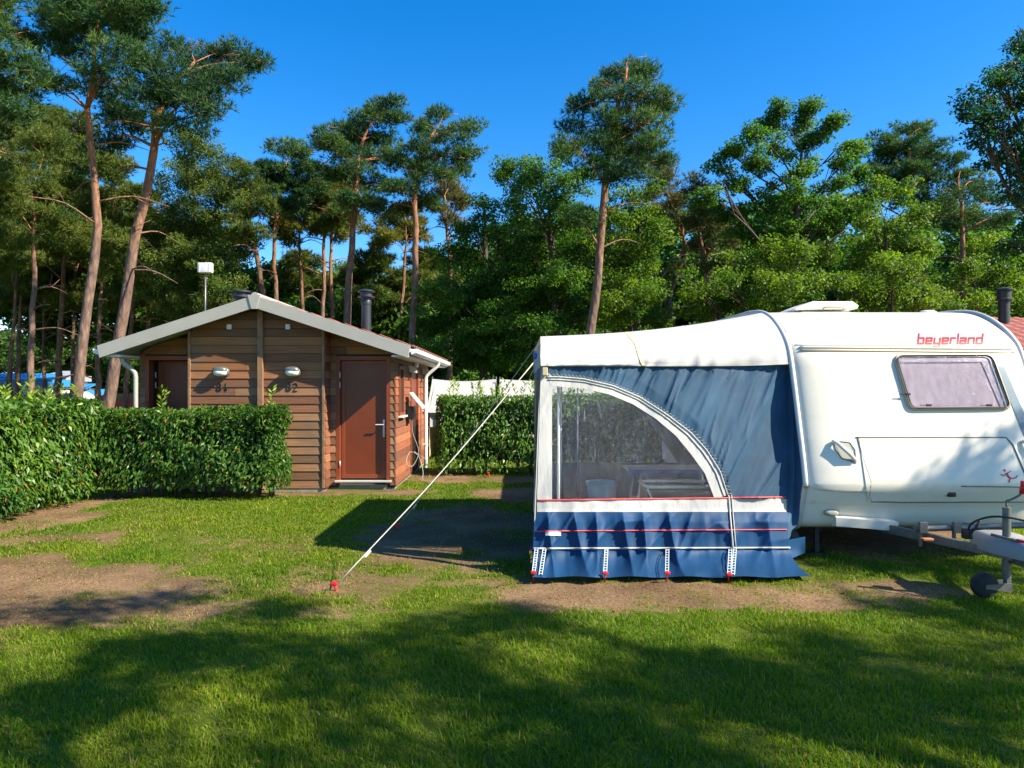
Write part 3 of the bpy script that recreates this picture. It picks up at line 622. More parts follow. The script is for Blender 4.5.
# ------------------------------------------------------------------ hedges
def hedge(name, x0, x1, y0, y1, h, label, dens=1500, colA=(.030, .088, .012), colB=(.10, .19, .024), leafs=.085, sprigs=10, lift=.12, lit=None, group=None):
    root = thing(name, ((x0+x1)/2, (y0+y1)/2, 0), label, 'hedge', 'clipped laurel hedges')
    Vs, Cs = [], []
    W, Dp = x1-x0, y1-y0
    faces = [('y', y0, W*h), ('y', y1, W*h*.5), ('x', x0, Dp*h), ('x', x1, Dp*h), ('z', h, W*Dp)]
    for ax, c0, ar in faces:
        n = int(ar*dens)
        a, b = RNG.random(n), RNG.random(n); depth = RNG.random(n)**1.5*.30
        if ax == 'z': x = x0+a*W; y = y0+b*Dp; z = np.full(n, h)-depth; N = np.array([0, 0, 1.0])
        elif ax == 'y':
            s = -1 if c0 == y0 else 1
            x = x0+a*W; z = lift+b*(h-lift); y = c0-s*depth; N = np.array([0, s*1.0, 0])
        else:
            s = -1 if c0 == x0 else 1
            y = y0+a*Dp; z = lift+b*(h-lift); x = c0-s*depth; N = np.array([s*1.0, 0, 0])
        bump = (fbm(x*1.6+y, z*2.2+y*1.3, 61)-.47)*.46
        edge = np.clip((z-(h-.18))/.18, 0, 1)**2*.13
        cx, cy = (x0+x1)/2, (y0+y1)/2
        kx = np.clip((np.abs(x-cx)-(W/2-.2))/.2, 0, 1)*np.clip((np.abs(y-cy)-(Dp/2-.2))/.2, 0, 1)*.13
        x = x+N[0]*(bump-edge)-np.sign(x-cx)*kx; y = y+N[1]*(bump-edge)-np.sign(y-cy)*kx; z = z+N[2]*bump*.8+(fbm(x*3, y*3, 71)-.47)*.12
        low = np.clip((lift+.28-z)/.28, 0, 1); keep = RNG.random(n) > low*.75
        keep &= z > .03
        C = np.stack([x, y, z], 1)[keep]; m = len(C)
        nn = N*1.0+RNG.normal(0, .5, (m, 3))+np.array([0, 0, .45]); nn /= np.linalg.norm(nn, axis=1)[:, None]
        t = np.array([0, 0, -1.0])+N*.9+RNG.normal(0, .55, (m, 3)); t -= nn*np.sum(t*nn, 1)[:, None]; t /= np.linalg.norm(t, axis=1)[:, None]; b_ = np.cross(nn, t)
        L = (leafs*RNG.uniform(.7, 1.35, m))[:, None]; w = L*.36
        Vs.append(np.stack([C-t*L*.5, C-t*L*.1+b_*w*.5+nn*w*.25, C+t*L*.55-nn*w*.2, C-t*L*.1-b_*w*.5+nn*w*.25], 1).reshape(-1, 3))
        f = np.clip(RNG.normal(.42, .28, m)+(fbm(C[:, 0]*1.1+C[:, 1], C[:, 2]*1.7+C[:, 1], 91)-.47)*1.6, 0, 1)[:, None]; c = np.array(colA)*(1-f)+np.array(colB)*f
        new = (RNG.random(m) < (.10 if ax == 'z' else .02))[:, None]; c = np.where(new, np.array([.20, .28, .03]), c)
        rd = (RNG.random(m) < .012)[:, None]; c = np.where(rd, np.array([.30, .12, .03]), c)
        Cs.append(np.repeat(c, 4, 0))
    for k in range(sprigs):
        sx, sy = RNG.uniform(x0, x1), RNG.uniform(y0, y1); hh = RNG.uniform(.12, .32); m = 16
        zz = h+np.linspace(-.05, hh, m); an = RNG.uniform(0, 6.28, m); t = np.stack([np.cos(an), np.sin(an), np.full(m, .9)], 1); t /= np.linalg.norm(t, axis=1)[:, None]
        nn = np.cross(t, rand_dirs(m)); nn /= np.linalg.norm(nn, axis=1)[:, None]; b_ = np.cross(nn, t)
        lean = RNG.uniform(-.25, .25, 2); C = np.stack([sx+lean[0]*(zz-h), sy+lean[1]*(zz-h), zz], 1)+t*.05; L = .10; w = .032
        Vs.append(np.stack([C-t*L*.5, C+b_*w*.5, C+t*L*.5, C-b_*w*.5], 1).reshape(-1, 3)); Cs.append(np.tile(np.array([.22, .32, .03])*RNG.uniform(.7, 1.1), (4*m, 1)))
    V, C = np.concatenate(Vs), np.concatenate(Cs)
    rawmesh('foliage', V, np.arange(len(V)), M['laurel'], root, False, C, 4)
    st = MB(); L = max(W, Dp)
    for k in range(int(L/.28)+1):
        t = (k+.5)/(int(L/.28)+1)
        bx, by = (lerp(x0+.1, x1-.1, t), (y0+y1)/2) if W > Dp else ((x0+x1)/2, lerp(y0+.1, y1-.1, t))
        for q in range(4):
            a = RNG.uniform(0, 6.28); e = Vector((bx+math.cos(a)*.22, by+math.sin(a)*.2, h*.8)); b0 = Vector((bx+math.cos(a)*.03, by+math.sin(a)*.03, -.05))
            st.tube([b0, b0.lerp(e, .3)+Vector((0, 0, .06)), e], [.02, .016, .008], 5)
    st.build('stems', M['oak_bark'], root, smooth=True)
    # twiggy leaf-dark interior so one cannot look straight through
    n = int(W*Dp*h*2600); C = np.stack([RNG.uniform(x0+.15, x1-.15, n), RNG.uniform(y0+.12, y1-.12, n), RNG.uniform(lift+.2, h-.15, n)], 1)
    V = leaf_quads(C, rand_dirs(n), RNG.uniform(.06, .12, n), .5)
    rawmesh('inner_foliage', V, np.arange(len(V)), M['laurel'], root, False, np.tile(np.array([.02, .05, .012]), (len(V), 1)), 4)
    return root
hedge('laurel_hedge', -7.7, -6.27, 4.5, 10.75, 1.50, 'long laurel hedge at the left edge of the lawn, sunlit side facing right', sprigs=26, lift=.10)
hedge('laurel_hedge', -6.42, -3.5, 10.3, 10.98, 1.38, 'clipped laurel hedge in front of the cabin below the house number on the left', sprigs=3, lift=.14, dens=1700, leafs=.075)
hedge('laurel_hedge', -1.5, 4.6, 13.2, 14.0, 1.55, 'laurel hedge between the cabin downpipe and the awning, with pale new shoots', sprigs=44, lift=.08, dens=1100, colA=(.03, .09, .012), colB=(.11, .22, .025))

# ------------------------------------------------------------------ cabin
HX0, HX1, HC = -6.27, -1.97, -4.11
YC, YR, YB = 11.2, 11.52, 15.9
EAVE_L, EAVE_R, ZE, ZR = -6.62, -1.62, 2.33, 3.13
def roofz(x): return ZR-(abs(x-HC))*(ZR-ZE)/(HC-EAVE_L)
def under(x): return roofz(x)-.10
cab = thing('wooden_cabin', (HC, 13.5, 0), 'brown timber clad cabin with grey gable roof edge and numbered doors', 'cabin')
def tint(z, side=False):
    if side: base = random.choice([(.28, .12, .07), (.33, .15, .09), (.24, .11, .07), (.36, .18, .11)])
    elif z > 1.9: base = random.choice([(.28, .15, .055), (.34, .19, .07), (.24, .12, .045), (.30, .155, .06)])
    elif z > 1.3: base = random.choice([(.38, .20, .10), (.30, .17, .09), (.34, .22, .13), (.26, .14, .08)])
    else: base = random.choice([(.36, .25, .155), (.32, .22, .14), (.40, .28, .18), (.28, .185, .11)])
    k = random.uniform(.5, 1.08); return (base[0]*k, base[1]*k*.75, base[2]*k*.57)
def clad_front(x0, x1, y, z0, ztop, holes=(), pitch=.138):
    mb = MB(); z = z0
    while z < 3.2:
        zt = z+pitch-.006
        def xr(zz):
            a, b = x0, x1
            sl = (ZR-ZE)/(HC-EAVE_L); w = (ZR-.10-zz)/sl
            return max(a, HC-w), min(b, HC+w)
        if z > ztop: break
        a0, b0 = xr(z); a1, b1 = xr(zt)
        if b1-a1 > .02 and b0 > a0:
            spans = [(a0, b0, a1, b1)]
            for (hx0, hx1, hz0, hz1) in holes:
                if zt > hz0+.03 and z < hz1-.03:
                    ns = []
                    for (p, q, r, s_) in spans:
                        if hx0 > p and hx0 < q: ns.append((p, hx0, r, hx0))
                        if hx1 < q and hx1 > p: ns.append((hx1, q, hx1, s_))
                        if not (hx0 < q and hx1 > p): ns.append((p, q, r, s_))
                    spans = ns
            for (p, q, r, s_) in spans:
                if q-p < .01: continue
                cuts = [0]+([random.uniform(.25, .75)] if (q-p) > .9 and random.random() < .35 else [])+[1]
                for c0, c1 in zip(cuts, cuts[1:]):
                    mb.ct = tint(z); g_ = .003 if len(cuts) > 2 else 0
                    A = (lerp(p, q, c0)+g_*(c0 > 0), y-.019, z); B = (lerp(p, q, c1)-g_*(c1 < 1), y-.019, z); C_ = (lerp(r, s_, c1)-g_*(c1 < 1), y-.006, zt); D_ = (lerp(r, s_, c0)+g_*(c0 > 0), y-.006, zt)
                    mb.prism([A, B, C_, D_], (0, .02, 0))
        z += pitch
    return mb
def clad_side(y0, y1, x, z0, z1, holes=(), s=1, pitch=.138):
    mb = MB(); z = z0
    while z < z1:
        zt = min(z+pitch-.006, z1); spans = [(y0, y1)]
        for (a, b, c, d) in holes:
            if zt > c+.03 and z < d-.03:
                ns = []
                for p, q in spans:
                    if a > p and a < q: ns.append((p, a))
                    if b < q and b > p: ns.append((b, q))
                    if not (a < q and b > p): ns.append((p, q))
                spans = ns
        for p, q in spans:
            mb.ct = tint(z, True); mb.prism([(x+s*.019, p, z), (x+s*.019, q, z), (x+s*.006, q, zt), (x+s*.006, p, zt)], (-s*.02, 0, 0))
        z += pitch
    return mb
doorL, doorR = (-6.14, -5.32), (-2.92, -2.10)
w = MB()   # dark core box added behind the boards to block light
w.prism([(-5.29, YC, .02), (-3.08, YC, .02), (-3.08, YC, under(-3.08)), (HC, YC, under(HC)), (-5.29, YC, under(-5.29))], (0, YB-YC-.1, 0))
for (a, b, dd) in ((HX0, -5.29, doorL), (-3.08, HX1, doorR)):
    w.bb(a+.003, dd[0], YR, YB-.1, .02, 2.3); w.bb(dd[1], b-.003, YR, YB-.1, .02, 2.3)
    w.prism([(dd[0], YR, 2.24), (dd[1], YR, 2.24), (dd[1], YR, min(under(dd[1]), under(dd[1]))), (dd[0], YR, under(dd[0]))], (0, 3.8, 0))
    w.bb(dd[0], dd[1], YR+(.16 if dd is doorR else .50), YB-.1, .02, 2.24)
w.build('wall_core', plain('wall_core', (.03, .02, .014), .9), cab)
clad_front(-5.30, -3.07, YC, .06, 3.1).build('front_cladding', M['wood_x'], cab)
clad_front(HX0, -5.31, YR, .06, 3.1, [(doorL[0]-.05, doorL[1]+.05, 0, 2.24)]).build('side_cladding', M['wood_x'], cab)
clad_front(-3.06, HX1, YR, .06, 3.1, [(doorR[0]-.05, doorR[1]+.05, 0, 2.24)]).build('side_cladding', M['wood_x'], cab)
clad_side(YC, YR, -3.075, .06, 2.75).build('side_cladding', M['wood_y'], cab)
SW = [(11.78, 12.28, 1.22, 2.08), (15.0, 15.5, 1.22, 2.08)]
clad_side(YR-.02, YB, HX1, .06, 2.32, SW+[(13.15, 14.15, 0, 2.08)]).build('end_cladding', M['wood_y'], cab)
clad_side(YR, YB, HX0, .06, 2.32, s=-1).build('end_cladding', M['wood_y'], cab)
pl = MB(); pl.bb(-5.28, -3.09, YC-.006, YC+.2, -.1, .07); pl.bb(HX0+.01, HX1-.01, YR+.01, YB, -.1, .07); pl.build('plinth', plain('concrete_plinth', (.25, .22, .18), .9, var=.2), cab)
p = MB(); p.bb(HC-.045, HC+.045, YC-.075, YC-.02, .05, under(HC)-.02); p.build('centre_post', M['post_wood'], cab, bevel=.006)
for x in (-5.285, -3.09):
    p = MB(); p.bb(x-.02, x+.02, YC-.036, YC+.03, .06, under(x)-.03); p.build('corner_post', M['post_wood'], cab, bevel=.004)
for i, dd in enumerate((doorL, doorR)):
    fr = MB(); y0 = YR-.015
    fr.bb(dd[0]-.05, dd[0]+.02, y0, y0+.15, .08, 2.24); fr.bb(dd[1]-.02, dd[1]+.05, y0, y0+.15, .08, 2.24); fr.bb(dd[0]+.02, dd[1]-.02, y0, y0+.15, 2.17, 2.24)
    fo = fr.build('door_frame', M['brown_frame'], cab, bevel=.004)
    y0 += .22 if i == 0 else 0
    d = MB(); d.bb(dd[0]+.02, dd[1]-.02, y0+.075, y0+.115, .16, 2.17); do = d.build('door', M['brown_door'], cab, bevel=.004)
    t = MB()
    for (a, b, c, e) in ((dd[0]+.03, dd[0]+.09, .17, 2.16), (dd[1]-.11, dd[1]-.03, .17, 2.16), (dd[0]+.09, dd[1]-.11, .17, .24), (dd[0]+.09, dd[1]-.11, 2.10, 2.16)):
        t.bb(a, b, y0+.062, y0+.074, c, e)
    t.build('door_trim', M['brown_frame'], do, bevel=.003)
    hd = MB(); hx = dd[1]-.07
    hd.rbox((hx, y0+.055, 1.02), (.035, .012, .30), .005); hd.tube([(hx, y0+.05, 1.08), (hx, y0+.0, 1.08), (hx-.13, y0-.002, 1.08)], .011, 8)
    hd.build('handle', M['alu'], do, smooth=True, autos=40)
    for zz in (.42, 1.75, 1.92):
        hi = MB(); hi.tube([(dd[0]+.022, y0-.004, zz-.05), (dd[0]+.022, y0-.004, zz+.05)], .011, 8); hi.build('hinge', M['alu'], do, smooth=True)
    s_ = MB(); s_.bb(dd[0]-.06, dd[1]+.07, YR-.07, YR+.02, .115, .145); s_.build('threshold', M['alu'], cab, bevel=.004)
# windows and door in the long side
for (a, b, c, d_) in SW:
    f_ = MB()
    for (p0, p1, q0, q1) in ((a, a+.05, c, d_), (b-.05, b, c, d_), (a+.05, b-.05, c, c+.05), (a+.05, b-.05, d_-.05, d_)): f_.bb(HX1-.06, HX1+.034, p0, p1, q0, q1)
    fo = f_.build('window_frame', M['brown_frame'], cab, bevel=.003)
    q = MB(); q.bb(HX1-.045, HX1-.03, a+.05, b-.05, c+.05, d_-.05); q.build('window_pane', M['glass_dark'], fo)
    q = MB(); q.bb(HX1-.02, HX1+.09, a-.03, b+.03, c-.035, c-.005); q.build('sill', M['white_plastic'], fo, bevel=.004)
q = MB(); q.bb(HX1-.03, HX1+.0, 13.22, 14.08, .12, 2.02); sd = q.build('door', M['brown_door'], cab, bevel=.003)
q = MB()
for (p0, p1, q0, q1) in ((13.15, 13.22, .08, 2.08), (14.08, 14.15, .08, 2.08), (13.22, 14.08, 2.02, 2.08)): q.bb(HX1-.04, HX1+.036, p0, p1, q0, q1)
q.build('door_frame', M['brown_frame'], cab, bevel=.003)
# wall lamps
for x in (-4.75, -3.58):
    zc = 1.96; l = MB()
    def oval(c, ax, az, yy, n=24): return [(c[0]+ax*math.copysign(abs(math.cos(t))**.8, math.cos(t)), yy, c[2]+az*math.copysign(abs(math.sin(t))**.8, math.sin(t))) for t in [2*math.pi*k/n for k in range(n)]]
    ring = [oval((x, 0, zc), a, b_, yy) for a, b_, yy in ((.13, .085, YC-.022), (.135, .09, YC-.06), (.12, .078, YC-.085), (.11, .068, YC-.09))]
    l.add([v for r_ in ring for v in r_], [(i*24+k, i*24+(k+1) % 24, (i+1)*24+(k+1) % 24, (i+1)*24+k) for i in range(3) for k in range(24)]+[tuple(range(24)), tuple(range(72, 96))])
    lo = l.build('wall_lamp', M['galv'], cab, smooth=True, autos=40)
    gl = [oval((x, 0, zc-.006), a, b_, yy) for a, b_, yy in ((.108, .066, YC-.088), (.10, .06, YC-.125), (.07, .04, YC-.15), (.03, .015, YC-.158))]
    l = MB(); l.add([v for r_ in gl for v in r_], [(i*24+k, i*24+(k+1) % 24, (i+1)*24+(k+1) % 24, (i+1)*24+k) for i in range(3) for k in range(24)]+[tuple(range(72, 96))])
    l.build('lamp_glass', M['lamp_glass'], lo, smooth=True)
    l = MB(); l.add([Vector(v)+Vector((0, -.005, .012)) for v in sum([oval((x, 0, zc+.02), a, b_, yy) for a, b_, yy in ((.118, .058, YC-.088), (.112, .054, YC-.130), (.08, .040, YC-.158))], [])],
          [(i*24+k, i*24+(k+1) % 24, (i+1)*24+(k+1) % 24, (i+1)*24+k) for i in range(2) for k in range(0, 12)]+[tuple(range(48, 61))])
    l.build('lamp_hood', M['galv'], lo, smooth=True)
for x in (-4.62, -3.66):
    l = MB(); l.rbox((x, YC-.045, 2.70), (.075, .04, .085), .006); l.build('sensor', M['cream_paint'], cab, smooth=True, autos=40)
# house numbers
DIG = {'8': [[(0, .5), (0, 0), (1, 0), (1, 2), (0, 2), (0, .5)], [(0, 1), (1, 1)]], '1': [[(.35, 1.75), (.6, 2), (.6, 0)]], '2': [[(0, 1.6), (.15, 1.95), (.8, 2), (1, 1.6), (.9, 1.2), (0, 0), (1, 0)]]}
DIG['8'] = [[(.5+.42*math.cos(t), 1.52+.45*math.sin(t)) for t in [k*math.pi/7 for k in range(15)]], [(.5+.5*math.cos(t), .55+.52*math.sin(t)) for t in [k*math.pi/7 for k in range(15)]]]
for (s_, x, mt) in (('81', -4.82, 'black'), ('82', -3.68, 'dark_metal')):
    l = MB()
    for i, ch in enumerate(s_):
        for st in DIG[ch]: l.tube([(x+i*.105+px_*.062, YC-.021, 1.655+pz*.062) for px_, pz in st], .0085, 6)
    l.build('house_number', M[mt], cab, smooth=True)
# roof
rf = MB()
for s in (-1, 1):
    e = EAVE_L if s < 0 else EAVE_R
    rf.prism([(HC, 10.93, ZR), (e, 10.93, ZE), (e, 10.93, ZE-.06), (HC, 10.93, ZR-.08)], (0, 6.0, 0))
rf.build('roof', M['cream_paint'], cab)
for s in (-1, 1):
    e = EAVE_L if s < 0 else EAVE_R
    bg = MB(); bg.prism([(HC, 10.88, ZR+.05), (e, 10.88, ZE+.045), (e+.04*(-s), 10.88, ZE-.15), (HC, 10.88, ZR-.15)], (0, .045, 0)); bg.build('barge_board', M['barge'], cab, bevel=.004)
    bg = MB(); bg.prism([(HC, 16.93, ZR+.04), (e, 16.93, ZE+.035), (e, 16.93, ZE-.12), (HC, 16.93, ZR-.13)], (0, .045, 0)); bg.build('barge_board', M['barge'], cab)
    tl = MB(); sl = Vector((e-HC, 0, ZE-ZR)); 
    def tf(u, v, s=s, e=e):
        y = 10.94+u*5.98; row = v*9; z = ZR+.035+(ZE-ZR)*v+.018*(1-(row % 1.0))+.016*math.sin(2*math.pi*y/.30)
        return (HC+(e-HC)*v*1.015, y, z)
    tl.grid(tf, 160, 36); tl.build('roof_tiles', M['tile'], cab, smooth=True)
k = MB(); k.prism([(HC-.10, 10.865, ZR+.055), (HC+.10, 10.865, ZR+.055), (HC+.04, 10.865, ZR-.17), (HC-.04, 10.865, ZR-.17)], (0, .02, 0)); k.tube([(HC, 10.9, ZR+.045), (HC, 16.9, ZR+.045)], .06, 8); k.build('ridge_cap', M['barge'], cab)
sf = MB(); sf.bb(EAVE_L+.03, HX0-.005, 10.94, 16.9, ZE-.13, ZE-.10); sf.build('soffit', M['cream_paint'], cab); sf = MB(); sf.bb(HX1+.04, EAVE_R-.03, 10.94, 16.9, ZE-.13, ZE-.10); sf.build('soffit', M['cream_paint'], cab)
for (x, yy) in ((EAVE_R, None), (EAVE_L, None)):
    gt = MB(); s = 1 if x > HC else -1
    gt.prism([(x+s*.0, 10.93, ZE-.01), (x+s*.10, 10.93, ZE-.0), (x+s*.09, 10.93, ZE-.07), (x+s*.0, 10.93, ZE-.10)], (0, 5.98, 0)); gt.build('gutter', M['white_plastic'], cab, bevel=.006)
dp = MB(); xg = EAVE_R+.045
dp.tube(smooth_path([(xg, 14.6, ZE-.06), (xg-.02, 14.6, ZE-.16), (xg-.24, 14.6, ZE-.36), (xg-.27, 14.6, ZE-.46)], 12), .036, 10); dp.tube([(xg-.27, 14.6, ZE-.44), (xg-.27, 14.6, .0)], .04, 10)
for zz in (.5, 1.3): dp.box((xg-.29, 14.6, zz), (.09, .10, .03))
dp.build('downpipe', M['white_plastic'], cab, smooth=True, autos=40)
dp = MB(); xg = EAVE_L-.04
dp.tube(smooth_path([(xg+.3, 11.12, ZE-.11), (xg+.33, 11.12, ZE-.22), (xg+.50, 11.12, ZE-.36), (xg+.53, 11.12, ZE-.46)], 12), .036, 10); dp.tube([(xg+.53, 11.12, ZE-.44), (xg+.53, 11.12, 0)], .036, 10); dp.build('downpipe', M['barge'], cab, smooth=True, autos=40)  # darker barge paint puts the left pipe's shade into its colour
fl = MB(); fx, fy = -2.86, 13.4; zb = roofz(fx)
fl.lathe((fx, fy, 0), [(.095, zb-.1), (.095, zb+.60), (.105, zb+.61), (.105, zb+.68), (.10, zb+.69), (.10, zb+.73), (.17, zb+.745), (.17, zb+.765), (.12, zb+.775), (.12, zb+.84), (.17, zb+.85), (.17, zb+.87), (.10, zb+.90)], 20)
fl.build('flue_pipe', plain('flue_steel', (.035, .042, .048), .4, .4, var=.2), cab, smooth=True, autos=35)
fl = MB(); fl.lathe((-4.88, 12.3, 0), [(.11, 2.8), (.11, 3.32), (.16, 3.33), (.16, 3.36), (.12, 3.37), (.12, 3.41), (.17, 3.42), (.17, 3.45)], 18); fl.build('flue_pipe', M['dark_metal'], cab, smooth=True, autos=35)
an = MB(); ax, ay = -5.60, 12.45; an.tube([(ax, ay, 2.55), (ax+.01, ay, 3.78)], .016, 8); an.tube([(ax-.05, ay, 3.70), (ax+.05, ay, 3.70)], .012, 6); ao = an.build('antenna_mast', M['galv'], cab, smooth=True)
an = MB(); an.rbox((ax+.01, ay, 3.89), (.25, .10, .18), .012)
an.bb(ax-.08, ax-.07, ay-.056, ay-.05, 3.81, 3.97); an.bb(ax+.09, ax+.10, ay-.056, ay-.05, 3.81, 3.97); an.build('antenna_panel', M['white_plastic'], ao, smooth=True, autos=40)
for yy in (12.85, 14.75):
    l = MB(); l.prism([(HX1+.03, yy-.07, 2.12), (HX1+.16, yy-.05, 2.10), (HX1+.18, yy-.05, 1.98), (HX1+.05, yy-.07, 2.00)], (0, .14, 0)); l.build('wall_lamp', M['beige'], cab, bevel=.008)
l = MB(); l.rbox((HX1+.06, 13.65, 2.16), (.06, .22, .09), .01); l.build('sensor', M['white_plastic'], cab)
# power box with open lid, loose cable
l = MB(); l.bb(HX1+.03, HX1+.16, 12.55, 12.85, 1.12, 1.36); pb = l.build('power_box', M['black'], cab, bevel=.006)
l = MB(); l.prism([(HX1+.10, 12.5, 1.62), (HX1+.34, 12.5, 1.33), (HX1+.33, 12.5, 1.31), (HX1+.09, 12.5, 1.60)], (0, .42, 0)); l.build('lid', M['white_plastic'], pb, bevel=.004)
cb = MB(); c0 = (HX1+.10, 12.72, 1.13)
cb.tube(smooth_path([c0, (HX1+.12, 12.75, .85), (HX1+.22, 12.8, .5), (HX1+.12, 12.7, .25), (HX1+.02, 12.6, .32), (HX1+.06, 12.75, .5), (HX1+.2, 12.9, .42), (HX1+.3, 12.8, .15), (HX1+.34, 12.5, .02), (HX1+.5, 12.2, .02)], 60), .006, 6)
cb.tube(smooth_path([(HX1+.12, 12.9, .5), (HX1+.3, 13.3, .3), (HX1+.55, 13.4, .06), (HX1+.8, 13.2, .02)], 20), .005, 6)
cbo = cb.build('power_cable', plain('pale_cable', (.3, .31, .3), .5), None, smooth=True); tag(cbo, 'pale grey cable hanging in loops from the power box on the cabin end wall', 'cable')

# ------------------------------------------------------------------ second cabin at the right edge
c2 = thing('tiled_cabin', (14.2, 17.5, 0), 'cabin with reddish tiled roof and black chimney pipe, mostly hidden behind the caravan', 'cabin')
t = MB()
def tf2(u, v): 
    x = lerp(11.4, 17.5, u); row = v*12
    return (x, lerp(14.9, 18.4, v), lerp(2.40, 3.58, v)+.025*(1-(row % 1.0))+.016*math.sin(2*math.pi*x/.3))
t.grid(tf2, 170, 72); t.grid(lambda u, v: (lerp(11.4, 17.5, u), lerp(18.4, 21.9, v), lerp(3.58, 2.40, v)), 2, 2); t.build('roof_tiles', M['tile'], c2, smooth=True)
t = MB(); t.prism([(11.6, 15.2, 0), (11.6, 21.6, 0), (11.6, 21.6, 2.4), (11.6, 18.4, 3.5), (11.6, 15.2, 2.4)], (5.7, 0, 0)); t.build('wall', M['wood_y'], c2)
t.ct = (1, 1, 1)
t = MB(); t.lathe((12.9, 17.9, 0), [(.13, 3.2), (.13, 3.98), (.20, 4.0), (.20, 4.03), (.16, 4.05), (.16, 4.24), (.21, 4.26), (.21, 4.29), (.1, 4.33)], 20); t.build('flue_pipe', M['dark_metal'], c2, smooth=True, autos=35)

# ------------------------------------------------------------------ caravan
XL, XR = 2.88, 5.24; XM = (XL+XR)/2
prof = [(7.02, .29), (6.92, .295), (6.84, .35), (6.78, .52), (6.70, .73), (6.685, .78), (6.75, 1.05), (6.83, 1.32), (6.94, 1.70), (7.06, 2.06), (7.18, 2.22), (7.36, 2.36), (7.56, 2.47), (7.80, 2.545), (8.1, 2.58), (8.8, 2.60), (12.3, 2.60), (12.7, 2.50), (12.85, 2.2), (12.9, .5), (12.8, .32)]
pp = smooth_path([Vector((0, y, z)) for y, z in prof], 20*8)
NPF = len(pp)
def body_pt(s, i, off=0):
    p = pp[i]; q0 = pp[max(0, i-1)]; q1 = pp[min(NPF-1, i+1)]; t = (q1-q0).normalized(); n = Vector((0, t.z*-1, t.y)) 
    n = Vector((0, -t.z, t.y))
    fr = min(1, max(0, (7.9-p.y)/.8)); b = (.012+.11*fr*min(1, max(0, (2.45-p.z)/.5)))
    if p.z < .6: n = Vector((0, n.y, max(n.z, 0)))
    g_ = 1-(1-abs(s)**5)**(.5) if abs(s) < 1 else 1
    o = b*(1-g_)+off
    return Vector((XM+s*(XR-XL)/2, p.y, p.z))+n*o
car = thing('caravan', (XM, 9.5, 0), 'white touring caravan with red lettering on its front, drawbar to the camera', 'caravan')
SS = [math.sin(math.pi/2*k/22) for k in range(-22, 23)]
body = MB(); n_ = len(SS)
body.add([body_pt(s, i) for i in range(NPF) for s in SS], [(i*n_+k, i*n_+k+1, (i+1)*n_+k+1, (i+1)*n_+k) for i in range(NPF-1) for k in range(n_-1)])
b0 = len(body.v)
body.f += [tuple(i*n_ for i in range(NPF))[::-1], tuple(i*n_+n_-1 for i in range(NPF))]
body.f += [tuple(k for k in range(n_))[::-1] + tuple((NPF-1)*n_+k for k in range(n_))]
BV = BVHTree.FromPolygons([Vector(v) for v in body.v], body.f[:(NPF-1)*(n_-1)])
body.build('body', M['white_paint'], car, smooth=True, autos=35)
EYE = Vector((0, 0, CH))
def cast(u, v, off=.003, bv=None):
    d = (P(u, v, 1)-EYE).normalized(); h = (bv or BV).ray_cast(EYE, d)
    if h[0] is None: return None
    n = h[1]; n = n if n.dot(d) < 0 else -n
    return h[0]+n*off
def cpath(pts, off=.0, step=4):
    out = []
    for (a, b), (c, d) in zip(pts, pts[1:]):
        m = max(1, int(math.hypot(c-a, d-b)/step))
        for k in range(m): q = cast(lerp(a, c, k/m), lerp(b, d, k/m), off); out.append(q)
    out.append(cast(*pts[-1], off)); return [q for q in out if q is not None]
def patch(mb, quad, off, nu=10, nv=8):
    """quad = corners TL, TR, BR, BL in pixels, laid on the body"""
    (a, b, c, d) = quad; g_ = {}
    vs = []
    for j in range(nv+1):
        for i in range(nu+1):
            s, t = i/nu, j/nv
            u = lerp(lerp(a[0], b[0], s), lerp(d[0], c[0], s), t); v = lerp(lerp(a[1], b[1], s), lerp(d[1], c[1], s), t)
            vs.append(cast(u, v, off))
    mb.add(vs, [(j*(nu+1)+i, j*(nu+1)+i+1, (j+1)*(nu+1)+i+1, (j+1)*(nu+1)+i) for j in range(nv) for i in range(nu)])
# rails along both front edges and roof
for s, nm in ((-1, 0), (1, 1)):
    i0 = next(i for i in range(NPF) if pp[i].z > .34)
    path = [body_pt(s, i, .012)+Vector((s*.012, 0, 0)) for i in range(2, NPF-6, 2)]
    r_ = MB(); r_.tube(path, .028, 8); r_.build('awning_rail', M['alu'], car, smooth=True)
    path = [body_pt(s, i, .006)+Vector((-s*.028, 0, 0)) for i in range(2, NPF-6, 2)]
    r_ = MB(); r_.tube(path, .010, 6); r_.build('rail_seal', plain('rail_seal', (.10, .13, .16), .5), car, smooth=True)
# belt trim
r_ = MB(); r_.tube(cpath([(800, 347.5), (1012, 349)], .004), .014, 8); r_.build('belt_trim', M['alu'], car, smooth=True)
r_ = MB(); r_.tube(cpath([(800, 350.5), (1014, 352.5)], .002), .012, 8); r_.tube(cpath([(795, 345), (1012, 346)], .001), .005, 6); r_.build('belt_seal', M['bronze_trim'], car, smooth=True)
